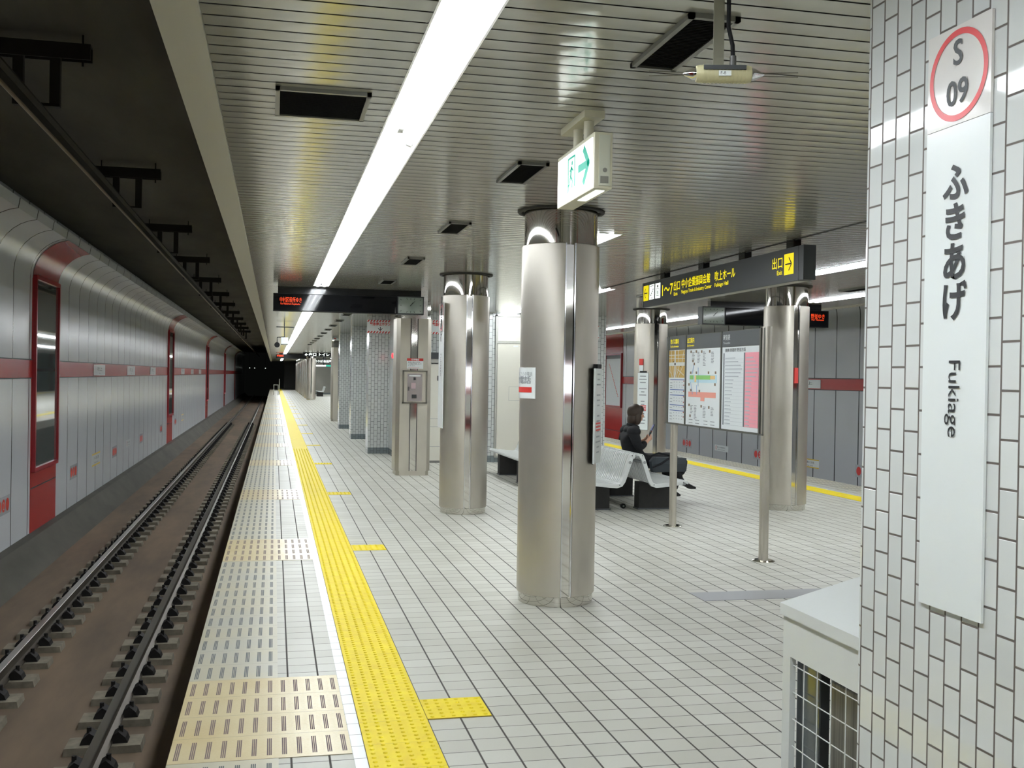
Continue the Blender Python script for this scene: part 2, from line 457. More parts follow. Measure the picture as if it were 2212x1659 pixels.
struct(MB().box(3.975, 3.99, Y0, 17.9, CZ - .006, CZ + .01).build('trim_3', M_gap))

# ------------------------------------------------------------------ setting: tracks, tunnel walls
for mir in (0, 1):
    X = (lambda x: x) if not mir else (lambda x: 2 * MID - x)
    struct(MB().box(X(-3.3), X(-.2), Y0, 130, -1.45, -1.27).build('track_bed', M_bed))
    struct(MB().box(X(-.2), X(-.05), Y0, 130, -1.3, -.2).build('wall_platform_edge', M_kerb))
    struct(MB().prism([(X(-3.8), -1.4), (X(-3.8), -.93), (X(-3.36), -.93), (X(-3.06), -1.272), (X(-3.06), -1.4)], Y0, 130, 'y').build('trim_4' if not mir else 'trim_5', M_kerb))
    struct(MB().box(X(-3.9), X(-.36), Y0, 130, 3.95, 4.1).build('ceiling_tunnel_left' if not mir else 'ceiling_tunnel_right', M_trackceil))
    # panelled wall with a curved cornice
    prof = [(-3.5, -.93), (-3.5, 2.85)]
    for k in range(1, 9):
        a = k / 8 * PI / 2 * .92; prof.append((-3.5 + .56 * (1 - math.cos(a)), 2.85 + .58 * math.sin(a)))
    prof.append((prof[-1][0] + .02, prof[-1][1] + .12))
    mp = M_panelL if not mir else M_panelR
    mb = MB(); n0 = len(mb.v)
    for x_, z_ in prof: mb.v += [(X(x_), Y0, z_), (X(x_), 118, z_)]
    for i in range(len(prof) - 1): mb.f.append((2 * i, 2 * i + 1, 2 * i + 3, 2 * i + 2)); mb.m.append(0)
    mb.box(X(-3.75), X(-3.52), Y0, 130, -.93, 3.95)
    wl = struct(mb.build('wall_left' if not mir else 'wall_right', mp, smooth=True, loc=(X(-3.5), 0, 0)))
    zb = (1.375, 1.635) if not mir else (1.34, 1.57)
    cols = [16.66 + 20.2 * k for k in (-1, 0, 1, 2, 3, 4)] if not mir else [13.25 + 20.2 * k for k in (-1, 0, 1, 2, 3, 4)]
    eps = .006; s_ = 1 if not mir else -1
    def band(y0, y1):
        tag(MB().box(X(-3.5), X(-3.5 + eps), y0, y1, *zb).build('red_band', M_red, wl))
        MB().box(X(-3.5), X(-3.5 + eps + .004), y0, y1, zb[1] - .001, zb[1] + .014).build('band_edge', M_ink, wl)
        MB().box(X(-3.5), X(-3.5 + eps + .004), y0, y1, zb[0] - .014, zb[0] + .001).build('band_edge', M_ink, wl)
    prev = Y0
    for i, yc in enumerate(cols):
        y0c, y1c = yc, yc + 1.84
        if y0c > prev: band(prev, y0c)
        prev = y1c
        # red upright, follows the cornice
        mb = MB()
        for x_, z_ in prof[1:-1]: mb.v += [(X(x_ + .008 if z_ < 2.86 else x_ + .006), y0c, z_ - (.008 if z_ > 2.86 else 0)), (X(x_ + .008 if z_ < 2.86 else x_ + .006), y1c, z_ - (.008 if z_ > 2.86 else 0))]
        for k in range(len(prof) - 3): mb.f.append((2 * k, 2 * k + 1, 2 * k + 3, 2 * k + 2)); mb.m.append(0)
        mb.box(X(-3.51), X(-3.492), y0c, y1c, -.93, 2.85)
        mb.build('red_upright', M_red, wl, smooth=True)
        if yc < 0 or yc > 80: continue
        ord_ = ('nearest', 'second nearest', 'third along', 'fourth along')[min(3, max(0, int((yc - cols[1]) / 20.2 + .5)))]
        side = 'left' if not mir else 'right'
        t = thing('display_case', (X(-3.47), (y0c + y1c) / 2, .04), f'tall glazed display case on the {side} track wall, {ord_} to the camera', 'display case', f'glazed cases on the {side} wall')
        cz0, cz1 = (.03, 2.84) if not mir else (.58, 2.3)
        ya, yb = y0c + .09, y1c - .12
        fr = MB()
        for a, b, c_, d_ in ((ya - .06, yb + .06, cz1, cz1 + .06), (ya - .06, yb + .06, cz0 - .06, cz0), (ya - .06, ya, cz0, cz1), (yb, yb + .06, cz0, cz1)):
            fr.box(X(-3.492), X(-3.44), a, b, c_, d_)
        fr.build('frame', M_reddark, t)
        if not mir:
            MB().box(X(-3.492), X(-3.47), ya, yb, cz0, cz1).build('glass_panel', M_glass, t)
        else:
            MB().box(X(-3.492), X(-3.47), ya, yb, cz0, cz1).build('poster', M_paper, t)
            g = MB(); g.box(X(-3.47), X(-3.468), ya, yb, cz1 - .12, cz1); g.build('poster_header', M_darkgrey, t)
            g = MB()
            for q in range(22):
                u = q / 22; yy = yb - .3 - (1 - u) * (yb - ya - .6); zz = cz1 - .25 - (1 - u) * 1.15
                g.box(X(-3.47), X(-3.467), yy - .03, yy + .03, zz - .018, zz + .018)
            g.build('route_line', M_inkred, t)
        MB().box(X(-3.493), X(-3.488), y0c, y1c, -.28, -.265).build('joint', M_ink, t)
    band(prev, 118)
# plates in the red band and notices low on the wall (left)
def plate(Xw, y, z0, z1, wdt, side, label, lines, group, s_):
    pl = MB().box(Xw, Xw + s_ * .012, y - wdt / 2, y + wdt / 2, z0, z1)
    o = pl.build('name_plate', M_signwhite); tag(o, label, 'sign', group)
    pp = RX if s_ > 0 else LX
    p = (Xw + s_ * .0145, y, z0)
    h = z1 - z0
    text('lettering', lines[0], h * .42, M_ink, o, (p[0], y, z0 + h * .45), width=wdt * .42, align='CENTER', **pp)
    text('small_lettering', lines[1], h * .2, M_ink, o, (p[0], y, z0 + h * .14), align='CENTER', **pp)
    return o
for i, (y, q) in enumerate(((22.75, 'nearest'), (27.6, 'second'), (32.4, 'third'), (42.8, 'fourth'), (47.6, 'fifth'), (52.5, 'sixth'))):
    plate(-3.493, y, 1.395, 1.61, 1.4, 'l', f'white station plate in the red band of the left track wall, {q} from the camera', ('吹上', 'Fukiage'), 'white plates in the left red band', 1)
plate(11.393, 20.95, 1.36, 1.545, 1.15, 'r', 'white direction plate in the red band of the far right wall', ('吹上', 'Fukiage'), None, -1)
def discs(Xw, y, z, wid, s_, label, num, group, m=M_inkred, vis=3):
    pp = RX if s_ > 0 else LX
    mb = MB().box(Xw, Xw + s_ * .003, y - wid * .56, y + wid * .56, z - wid * .2, z + wid * .2)
    o = tag(mb.build('car_position_plate', M_panelL if 0 else mat('plate_pale', '#b9bec1', .25)), label, 'sign', group)
    g = MB()
    for k in (-1, 0, 1): disc(g, (Xw + s_ * .004, y, z), pp['right'], pp['up'], k * wid * .34, 0, wid * .14)
    g.build('red_disc', m, o)
    text('numeral', num, wid * .24, M_signwhite, o, (Xw + s_ * .0075, y, z - wid * .085), align='CENTER', **pp)
for y, q, n_ in ((15.1, 'nearest', '2'), (20.1, 'second', '2'), (29.9, 'third', '3'), (35.0, 'fourth', '3'), (40.0, 'fifth', '4'), (25.05, 'between the yellow notice and', '2')):
    if y == 25.05: lab = 'three red discs low on the left track wall, just past the yellow edged notice'
    else: lab = f'three orange red discs low on the left track wall, {q} from the camera'
    discs(-3.499, y, -.33, .62, 1, lab, n_, 'red disc markers on the left wall', M_orangered)
def notice(Xw, y, z0, z1, wid, s_, label, bars, name='notice_plate'):
    pp = RX if s_ > 0 else LX
    o = tag(MB().box(Xw, Xw + s_ * .003, y - wid / 2, y + wid / 2, z0, z1).build(name, M_signwhite), label, 'sign')
    h = z1 - z0; g = MB(); P = (Xw + s_ * .003, y, z0)
    if bars:
        pane(g, P, pp['right'], pp['up'], -wid / 2, wid / 2, 0, h * .12); pane(g, P, pp['right'], pp['up'], -wid / 2, wid / 2, h * .88, h)
        g.build('yellow_border', M_yellowink, o)
    else:
        disc(g, P, pp['right'], pp['up'], -wid * .38, h / 2, h * .32, ring=h * .07); g.build('prohibition_ring', M_inkred, o)
    text('lettering', 'ホーム柵に注意' if bars else '駆け込み乗車禁止', h * .26, M_ink, o, (Xw + s_ * .0065, y + (0 if bars else -s_ * 0), z0 + h * .52), align='CENTER', width=wid * .6, **pp)
    text('small_lettering', 'Watch your step' if bars else 'No rushing', h * .18, M_ink, o, (Xw + s_ * .0065, y, z0 + h * .2), align='CENTER', width=wid * .5, **pp)
notice(-3.499, 22.55, -.42, -.17, .98, 1, 'yellow edged notice low on the left track wall', 1)
notice(-3.499, 27.4, -.37, -.2, .8, 1, 'small white notice low on the left track wall', 0)
notice(-3.499, 43., -.42, -.17, .98, 1, 'yellow edged notice low on the left wall beyond the second red upright', 1)
discs(11.399, 27.76, -.285, .62, -1, 'three red discs on the far right wall under the map board', '2', 'red disc markers on the right wall')
discs(11.399, 23.2, -.27, .62, -1, 'three red discs on the far right wall behind the front board post', '2', 'red disc markers on the right wall')
discs(11.399, 18.62, -.265, .62, -1, 'three red discs with a 5 on the far right wall beside the tiled pillar', '5', 'red disc markers on the right wall')
notice(11.399, 25.42, -.35, -.195, .85, -1, 'small white notice on the far right wall below the information board', 0)
notice(11.399, 20.9, -.365, -.175, 1.0, -1, 'yellow edged notice on the far right wall beside the steel column', 1)

# ------------------------------------------------------------------ rails and fastenings
for mir in (0, 1):
    X = (lambda x: x) if not mir else (lambda x: 2 * MID - x)
    for xr, q in ((-1.17, 'nearer the platform'), (-2.27, 'nearer the track wall')):
        xr = X(xr); zt = -1.08; zb_ = -1.213
        poly = [(xr - .06, zb_), (xr + .06, zb_), (xr + .06, zb_ + .012), (xr + .012, zb_ + .028), (xr + .009, zt - .035), (xr + .033, zt - .03), (xr + .034, zt - .004), (xr - .034, zt - .004), (xr - .033, zt - .03), (xr - .009, zt - .035), (xr - .012, zb_ + .028), (xr - .06, zb_ + .012)]
        t = thing('rail', (xr, 50, zb_), f'steel running rail of the {"left" if not mir else "right"} track, {q}', 'rail')
        MB().prism(poly, Y0, 128, 'y').build('rail_web', M_rail, t)
        MB().prism([(xr - .034, zt - .004), (xr + .034, zt - .004), (xr + .03, zt), (xr - .03, zt)], Y0, 128, 'y').build('rail_head', M_railtop, t)
# concrete pads with a spring clip on either side of the rail
def make_pad(x, y, lab):
    t = thing('rail_pad', (x, y, -1.27), lab, 'rail pad', 'concrete rail pads')
    MB().prism([(x - .27, -1.27), (x + .27, -1.27), (x + .26, -1.215), (x - .26, -1.215)], y - .12, y + .12, 'y').build('block', M_pad, t)
    for s_ in (-1, 1):
        mb = MB()
        mb.prism([(x + s_ * .064, -1.214), (x + s_ * .165, -1.214), (x + s_ * .15, -1.175), (x + s_ * .10, -1.13), (x + s_ * .06, -1.155), (x + s_ * .05, -1.185), (x + s_ * .063, -1.19)], y - .065, y + .065, 'y')
        mb.tube([(x + s_ * .11, y, -1.18), (x + s_ * .11, y, -1.105)], .018, 6)
        mb.build('rail_clip', M_clip, t)
    return t
LABP = {0: 'concrete pad with iron clips under the platform side rail', 1: 'concrete pad with iron clips under the wall side rail'}
pads = []
for ri, xr in enumerate((-1.17, -2.27)):
    proto = None
    for k in range(90):
        y = 4.6 + k * .585 + (.0 if ri == 0 else .04)
        if proto is None: proto = make_pad(xr, y, LABP[ri]); proto['group'] = 'concrete pads under the ' + ('platform side rail' if ri == 0 else 'wall side rail')
        else: copy_tree(proto, (xr, y, -1.27))

# ------------------------------------------------------------------ overhead conductor and its hangers
t = thing('overhead_conductor', (-1.7, 50, 3.3), 'rigid overhead conductor bar running above the left track', 'power line')
mb = MB(); mb.prism([(-1.75, 3.4), (-1.65, 3.4), (-1.65, 3.385), (-1.69, 3.375), (-1.69, 3.31), (-1.71, 3.31), (-1.71, 3.375), (-1.75, 3.385)], Y0, 125, 'y'); mb.build('bar', mat('conductor_metal', '#2c2924', .6, .4), t)
MB().tube([(-1.7, Y0, 3.3), (-1.7, 125, 3.3)], .014, 8).build('wire', mat('wire_copper', '#8a7a62', .4, .8), t)
def hanger(y):
    t = thing('conductor_hanger', (-1.7, y, 3.4), 'steel bracket holding the overhead conductor from the tunnel roof', 'bracket', 'brackets along the overhead conductor')
    mb = MB(); mb.box(-2.06, -1.34, y - .05, y - .035, 3.76, 3.86); mb.box(-2.06, -1.34, y + .035, y + .05, 3.76, 3.86); mb.box(-2.06, -1.34, y - .05, y + .05, 3.86, 3.875)
    mb.build('cross_beam', mat('hanger_iron', '#22201c', .6, .4), t)
    for x in (-1.835, -1.585):
        MB().box(x - .035, x + .035, y - .03, y + .03, 3.42, 3.80).build('strut', MATS['hanger_iron'], t)
    mb = MB(); mb.box(-1.87, -1.55, y - .03, y + .03, 3.41, 3.43); mb.tube([(-1.7, y, 3.43), (-1.7, y, 3.395)], [.05, .035], 12); mb.build('clamp', MATS['hanger_iron'], t)
    mb = MB()
    for x in (-2.0, -1.4): mb.tube([(x, y, 3.72), (x, y, 3.95)], .008, 6)
    mb.build('bolt', MATS['hanger_iron'], t)
    return t
h0 = hanger(8.2)
for k in range(1, 12): copy_tree(h0, (-1.7, 8.2 + 4.8 * k, 3.4))

# ------------------------------------------------------------------ ceiling light strips
def light_strip(x0, x1, y0, y1, seg, label, group=None, sockets=()):
    t = thing('ceiling_light_strip', ((x0 + x1) / 2, (y0 + y1) / 2, CZ - .02), label, 'ceiling light', group)
    mb = MB(); zf = CZ - .003; zt = CZ + .07
    mb.box(x0 - .008, x0, y0, y1, zf, zt); mb.box(x1, x1 + .008, y0, y1, zf, zt)
    mb.box(x0 - .008, x1 + .008, y0 - .008, y0, zf, zt); mb.box(x0 - .008, x1 + .008, y1, y1 + .008, zf, zt)
    mb.box(x0, x1, y0, y1, zt - .005, zt)
    mb.build('trough', M_trough, t)
    n = max(1, round((y1 - y0) / seg)); L = (y1 - y0) / n; wd = x1 - x0
    for i in range(n):
        a = y0 + i * L; g = MB()
        for xx in (x0 + wd * .27, x0 + wd * .73):
            g.tube([(xx, a + .02, CZ + .017), (xx, a + L - .02, CZ + .017)], .031, 10)
        g.build('tube_pair', M_tube, t)
    g = MB()
    for i in range(n + 1):
        a = y0 + i * L
        for xx in (x0 + wd * .27, x0 + wd * .73): g.box(xx - .012, xx + .012, max(y0, a - .018), min(y1, a + .018), CZ + .004, CZ + .07)
    g.build('tube_socket', M_trough, t)
    return t
light_strip(.47, .655, -6.2, 13.55, 1.235, 'long bright fluorescent strip in the ceiling nearest above the yellow strip')
light_strip(.48, .665, 14.2, 60.2, 1.235, 'long fluorescent strip beyond the left destination board')
light_strip(.49, .675, 61.5, 96., 2.4, 'farthest short looking fluorescent strip above the yellow line')
light_strip(2 * MID - .655, 2 * MID - .47, -6.2, 13.4, 1.235, 'fluorescent strip above the right platform edge, in front of the right destination board')
light_strip(2 * MID - .665, 2 * MID - .48, 14.3, 60.2, 2.4, 'fluorescent strip above the right platform edge, beyond the right destination board')
light_strip(2.35, 2.61, 7.75, 9.95, 1.1, 'fluorescent ceiling light just behind the nearest steel column')
light_strip(5.28, 5.54, 7.75, 9.95, 1.1, 'fluorescent ceiling light behind the hanging exit sign')
light_strip(3.86, 4.14, 12.5, 18.0, 1.1, 'fluorescent ceiling light between the columns leading to the tiled block')
light_strip(3.86, 4.14, 36.2, 76, 2.6, 'far fluorescent ceiling light over the open middle beyond the tiled block')
light_strip(3.86, 4.14, -5.5, 1.0, 1.1, 'added unseen fill light behind the viewpoint, built like a fluorescent strip')  # added out of view to brighten the pillar, cabinet and column fronts
# the loose cover dangling out of the strip
t = thing('dangling_tube_cap', (.548, 4.62, 2.50), 'loose plastic tube cap dangling from the near light strip', 'lamp fitting')
mb = MB(); mb.box(.515, .54, 4.58, 4.66, 2.575, 2.583); mb.tube([(.535, 4.62, 2.58), (.55, 4.60, 2.55), (.553, 4.60, 2.528)], .006, 8); mb.build('strap', M_trough, t)
MB().tube([(.553, 4.60, 2.53), (.558, 4.59, 2.515), (.575, 4.585, 2.508)], [.010, .014, .012], 10).build('cap', M_trough, t, smooth=True)

# ------------------------------------------------------------------ ceiling vents
def vent(x0, x1, y0, y1, label, group=None):
    t = thing('ceiling_vent', ((x0 + x1) / 2, (y0 + y1) / 2, CZ - .015), label, 'air vent', group)
    f = .018; mb = MB(); z0 = CZ - .016
    mb.box(x0, x1, y0, y0 + f, z0, CZ); mb.box(x0, x1, y1 - f, y1, z0, CZ); mb.box(x0, x0 + f, y0, y1, z0, CZ); mb.box(x1 - f, x1, y0, y1, z0, CZ)
    mb.build('frame', mat('vent_frame', '#77776f', .35, .5), t)
    mb = MB(); mb.box(x0 + f, x1 - f, y0 + f, y1 - f, CZ - .003, CZ - .001); mb.build('backing', M_blackmatt, t)
    mb = MB(); n = int((y1 - y0 - 2 * f) / .014)
    for i in range(n): yy = y0 + f + (i + .5) * .014; mb.box(x0 + f, x1 - f, yy - .0025, yy + .0025, CZ - .013, CZ - .004)
    mb.build('grille', mat('vent_grille', '#161616', .9, spec=.1), t)
    return t
vent(-.012, .362, 4.19, 4.625, 'wide dark square vent beside the near light strip')
vs = [(3.0, 'nearest, behind the antenna'), (5.3, 'above and left of the exit box'), (7.51, 'behind the nearest column top'), (9.92, 'fourth of its row'), (12.27, 'just before the left destination board')]
pv = None
for i, (y, q) in enumerate(vs):
    vv = vent(1.218, 1.385, y, y + .55, f'narrow dark ceiling vent, {q}', 'narrow vents in a row along the ceiling')
    pv = vv
vz = pv.location.z
ords = ['first', 'second', 'third', 'fourth', 'fifth', 'sixth', 'seventh', 'eighth', 'ninth', 'tenth', 'eleventh', 'twelfth']
for k in range(12):
    copy_tree(pv, (1.3, 15.1 + k * 2.33, vz), None, f'narrow dark ceiling vent, {ords[k]} beyond the left destination board')
vent(4.75, 4.92, 12.9, 13.45, 'narrow dark ceiling vent over the benches')
vent(6.7, 6.87, 11.0, 11.6, 'narrow dark ceiling vent above the right steel column')

# ------------------------------------------------------------------ steel columns
def column(cx, cy, label, near=False, group='round steel columns'):
    t = thing('steel_column', (cx, cy, 0), label, 'column', group)
    R = .262; n = 40 if near else 28
    MB().lathe((cx, cy), [(.25, 0), (.252, .002), (.252, .066), (.24, .068)], 64).build('base_ring', M_mirror, t, smooth=True)
    g = math.radians(8.3)
    for s_ in (-1, 1):
        a0 = -PI / 2 + g if s_ > 0 else PI / 2 + g
        mb = MB(); a1 = a0 + PI - 2 * g
        mb.lathe((cx, cy), [(R - .045, .066), (R - .004, .066), (R, .07), (R, 2.376), (R - .004, 2.38), (R - .045, 2.38)], n, a0, a1)
        for a in (a0, a1):
            c, s2 = math.cos(a), math.sin(a)
            mb.quad((cx + (R - .045) * c, cy + (R - .045) * s2, .066), (cx + R * c, cy + R * s2, .066), (cx + R * c, cy + R * s2, 2.38), (cx + (R - .045) * c, cy + (R - .045) * s2, 2.38))
        mb.build('brushed_shell', M_brush, t, smooth=True)
        # recess panel with two edge beads
        hw = R * math.sin(g) ; yy = cy + s_ * (R - .022)
        mb = MB(); mb.box(cx - hw - .002, cx + hw + .002, yy - .004, yy + .004, .066, 2.38)
        mb.build('recess_panel', M_mirror, t)
        mb = MB()
        for k in (-1, 1): mb.box(cx + k * (hw - .006) - .004, cx + k * (hw - .006) + .004, yy + s_ * .002, yy + s_ * .018, .066, 2.38)
        mb.build('edge_bead', M_chrome, t)
    MB().lathe((cx, cy), [(.246, 2.37), (.246, CZ - .008), (.2, CZ - .008)], 64).build('mirror_collar', M_mirror, t, smooth=True)
    mb = MB(); q = MB(); mb.lathe((cx, cy), [(.262, CZ), (.262, CZ - .010), (.268, CZ - .016), (.288, CZ - .016), (.294, CZ - .010), (.294, CZ)], 64)
    mb.build('ceiling_ring', M_gap, t, smooth=True)
    return t
c1 = column(1.872, 6.83, 'nearest large round brushed steel column in the middle of the platform', True, None)
c2 = column(2.05, 11.4, 'second round steel column, with the station name plate on its track side', True, None)
c3 = column(5.885, 11.35, 'round steel column behind the information board, under the exit sign', True, None)
c4 = column(5.87, 15.87, 'farther round steel column behind the seated person', True, None)
for k, y in enumerate((60.8, 65.3, 69.8, 74.3, 78.8, 83.3, 87.8, 92.3)):
    copy_tree(c4, (2.05, y, 0), None, f'distant steel column in the row along the yellow strip, {ords[k]} of the far row')
def square_column(cx, cy, label):
    t = thing('cased_column', (cx, cy, 0), label, 'column')
    def oct_(hx, hy, c): return [(cx - hx + c, cy - hy), (cx + hx - c, cy - hy), (cx + hx, cy - hy + c), (cx + hx, cy + hy - c), (cx + hx - c, cy + hy), (cx - hx + c, cy + hy), (cx - hx, cy + hy - c), (cx - hx, cy - hy + c)]
    MB().prism(oct_(.245, .245, .05), .0, .07, 'z').build('base_plinth', M_brush2, t)
    MB().prism(oct_(.262, .262, .055), .07, 2.35, 'z').build('steel_casing', M_brush2, t)
    MB().prism(oct_(.25, .25, .055), 2.35, CZ, 'z').build('mirror_collar', M_mirror, t)
    mb = MB(); mb.box(cx - .045, cx + .045, cy - .266, cy - .262, .07, 2.35); mb.build('centre_strip', M_mirror, t)
    mb = MB()
    for k in (-1, 1): mb.box(cx + k * .052 - .005, cx + k * .052 + .005, cy - .2665, cy - .262, .07, 2.35)
    mb.build('strip_joint', M_ink, t)
    return t
s1 = square_column(2.035, 15.86, 'cased steel column with an emergency telephone cabinet, third from the camera')
square_column(2.03, 33.9, 'cased steel column at the far end of the tiled block')

# station name plates
def station_plate(x, y, z0, z1, wdt, label, group=None, big=False, lit=False):
    t = thing('station_name_sign', (x, y, z0), label, 'sign', group)
    zc = z1 - wdt * 1.0
    MB().box(x, x + .007, y - wdt / 2, y + wdt / 2, z0, zc).build('panel', M_signwhite, t)
    MB().box(x, x + .007, y - wdt / 2, y + wdt / 2, zc + .0015, z1).build('number_panel', mat('number_panel_white', '#e4e2de', .12), t)
    x += .012; P = (x - .0125, y, 0)
    g = MB(); disc(g, P, LX['right'], LX['up'], 0, (zc + z1) / 2, wdt * .46, ring=wdt * .062, n=64); g.build('red_ring', M_ringred, t)
    cz = (zc + z1) / 2; k = wdt / .24
    text('numeral_code', 'S', .085 * k, M_darkgrey, t, (x - .0145, y, cz + .026 * k), align='CENTER', bold=.016, **LX)
    text('numeral_code', '09', .085 * k, M_darkgrey, t, (x - .0145, y, cz - .070 * k), align='CENTER', bold=.016, **LX)
    text('lettering', 'ふきあげ', .098 * k, M_ink, t, (x - .0145, y, z0 + (1.953 - .948) * k), align='CENTER', bold=.028, vert=.98, **LX) if big or wdt > .2 else None
    text('latin_lettering', 'Fukiage', .062 * k, M_ink, t, (x - .0145, y + .012 * k, z0 + (1.557 - .948) * k), right=(0, 0, -1), up=(0, -1, 0), width=.185 * k, bold=.0)
    return t
SPX = 1.6
station_plate(SPX - .0005, 2.235, .948, 2.367, .24, 'large station sign with a red ring and S 09 on the tiled pillar', big=True)
station_plate(c2.location.x - .268, 11.4, .93, 2.30, .32, 'station sign on the track side of the second steel column')
sp = station_plate(2.05 - .268, 60.8, .93, 2.30, .32, 'distant station sign on the first far column', 'station signs on the far columns')
for k, y in enumerate((65.3, 69.8, 74.3, 78.8, 83.3)): copy_tree(sp, (2.05 - .268, y, .93), None, f'distant station sign on the far row of columns, {ords[k + 1]} one back')

# plate wrapped round the nearest column
def wrap(cx, cy, R):
    # angle 0 faces -X; a runs clockwise seen from above so that +a goes towards the camera side
    def f(a, b): th = PI + a / R; return Vector((cx + R * math.cos(th), cy + R * math.sin(th), b))
    return f
t = thing('telephone_sign', (1.61, 6.83, 1.36), 'white curved telephone sign with a red bar wrapped on the nearest column', 'sign')
W_ = wrap(1.872, 6.83, .265)
def wrapped(a0, a1, b0, b1, m, nm, R, th=.0015, n=16):
    f0 = wrap(1.872, 6.83, R); f1 = wrap(1.872, 6.83, R + th); mb = MB()
    for k in range(n):
        u0 = a0 + (a1 - a0) * k / n; u1 = a0 + (a1 - a0) * (k + 1) / n
        mb.quad(f1(u0, b0), f1(u1, b0), f1(u1, b1), f1(u0, b1))
    mb.quad(f0(a0, b0), f1(a0, b0), f1(a0, b1), f0(a0, b1)); mb.quad(f0(a1, b0), f1(a1, b0), f1(a1, b1), f0(a1, b1))
    return mb.build(nm, m, t, smooth=True)
wrapped(-.183, .183, 1.36, 1.565, M_signwhite, 'plate', .2625, .003)
wrapped(-.155, .155, 1.40, 1.435, M_inkred, 'red_bar', .266)
f = wrap(1.872, 6.83, .2675)
text('lettering', '公衆電話', .055, M_inkgrey, t, (0, 0, 0), (1, 0, 0), (0, 0, 1), width=.3, align='CENTER', bold=.01, warp=lambda a, b: f(a, b + 1.462))
text('small_lettering', '緊急のときはこちらの電話', .028, M_inkgrey, t, (0, 0, 0), (1, 0, 0), (0, 0, 1), width=.32, align='CENTER', warp=lambda a, b: f(a, b + 1.512))
# flat plate standing off the right side of the same column
def side_plate(cx, cy, az, r, z0, z1, wdt, label, z_holder=True):
    d = Vector((math.cos(az), math.sin(az), 0)); rt = Vector((-math.sin(az), math.cos(az), 0)); c = Vector((cx, cy, 0)) + d * r
    t = thing('timetable_plate', tuple(c + Vector((0, 0, z0))), label, 'sign')
    mb = MB(); mb.obox(c + Vector((0, 0, (z0 + z1) / 2)), rt * wdt / 2, d * .006, Vector((0, 0, (z1 - z0) / 2))); mb.build('plate', M_signwhite, t)
    mb = MB(); mb.obox(c - d * .0075 + Vector((0, 0, (z0 + z1) / 2)), rt * (wdt / 2 + .0015), d * .0015, Vector((0, 0, (z1 - z0) / 2 + .004)))
    mb.obox(c - d * .02 + Vector((0, 0, z1 + .015)), rt * wdt * .3, d * .03, Vector((0, 0, .014))); mb.build('holder', M_blackmatt, t)
    g = MB(); h = z1 - z0
    for k in range(16):
        zz = z1 - h * (.06 + .055 * k); wv = wdt * random.uniform(.15, .36)
        if k in (3, 7): continue
        g.obox(c + d * .0065 + Vector((0, 0, zz)), rt * wv, d * .0004, Vector((0, 0, h * .008)))
    g.build('printed_line', M_inkgrey, t)
    g = MB()
    for k in range(3): g.obox(c + d * .0067 + Vector((0, 0, z0 + h * (.42 - .035 * k))), rt * wdt * .34, d * .0004, Vector((0, 0, h * .01)))
    g.build('red_line', M_inkred, t)
    return t
side_plate(1.872, 6.83, math.radians(-90 + 62), .270, .935, 1.565, .24, 'tall white timetable plate on the right side of the nearest column')
side_plate(5.87, 15.87, math.radians(-90 - 44), .275, .70, 1.60, .18, 'white timetable plate on the far column behind the seated person')
t = thing('number_sticker', (5.66, 15.65, 1.72), 'small red and white sticker above the timetable plate on the far column', 'sign')
az = math.radians(-90 - 52); d = Vector((math.cos(az), math.sin(az), 0)); rt = Vector((-d.y, d.x, 0)); c = Vector((5.87, 15.87, 0)) + d * .272
g = MB(); g.obox(c + Vector((0, 0, 1.67)), rt * .035, d * .004, Vector((0, 0, .05))); g.build('plate', M_signwhite, t)
g = MB(); g.obox(c + d * .001 + Vector((0, 0, 1.77)), rt * .036, d * .005, Vector((0, 0, .05))); g.build('red_panel', M_inkred, t)
t = tag(MB().box(5.885 - .025, 5.885 + .02, 11.078, 11.098, 1.48, 1.66).build('red_button_box', M_inkred), 'small red box in the recess of the column behind the board', 'alarm button')

# emergency cabinet on the cased column
t = thing('emergency_cabinet', (2.045, 15.56, 1.08), 'steel emergency telephone cabinet on the cased column', 'cabinet')
fy = 15.598
mb = MB(); a0, a1, b0, b1 = 1.865, 2.232, 1.08, 1.573
mb.box(a0, a1, fy - .05, fy, b0, b0 + .02); mb.box(a0, a1, fy - .05, fy, b1 - .02, b1); mb.box(a0, a0 + .02, fy - .05, fy, b0, b1); mb.box(a1 - .02, a1, fy - .05, fy, b0, b1)
mb.build('frame', mat('cabinet_frame', '#77746b', .35, .8), t)
MB().box(a0 + .02, a1 - .02, fy - .028, fy, b0 + .02, b1 - .02).build('body', M_brush2, t)
d_ = MB().box(1.935, 2.155, fy - .04, fy - .028, 1.115, 1.525).build('door', mat('cabinet_door', '#a89f9c', .2, .6), t)
MB().box(1.99, 2.06, fy - .046, fy - .04, 1.30, 1.39).build('red_push', mat('pinkish_button', '#b9a3a6', .3), d_)
g = MB(); g.box(2.025, 2.06, fy - .045, fy - .04, 1.43, 1.47); g.box(1.945, 1.965, fy - .045, fy - .04, 1.27, 1.33); g.box(2.0, 2.075, fy - .045, fy - .04, 1.16, 1.215)
g.build('latch', M_ink, d_)
g = MB(); g.box(1.96, 2.13, fy - .042, fy - .04, 1.485, 1.505); g.build('label_strip', M_signwhite, d_)
t = thing('emergency_notice', (2.05, 15.59, 1.6), 'white notice with a red header above the emergency cabinet', 'sign')
MB().box(1.927, 2.172, fy - .008, fy - .001, 1.60, 1.755).build('panel', M_signwhite, t)
MB().box(1.927, 2.172, fy - .0095, fy - .008, 1.715, 1.755).build('red_header', M_inkred, t)
text('header_lettering', '非常電話', .03, M_signwhite, t, (2.05, fy - .011, 1.724), align='CENTER', bold=.02, **FY)
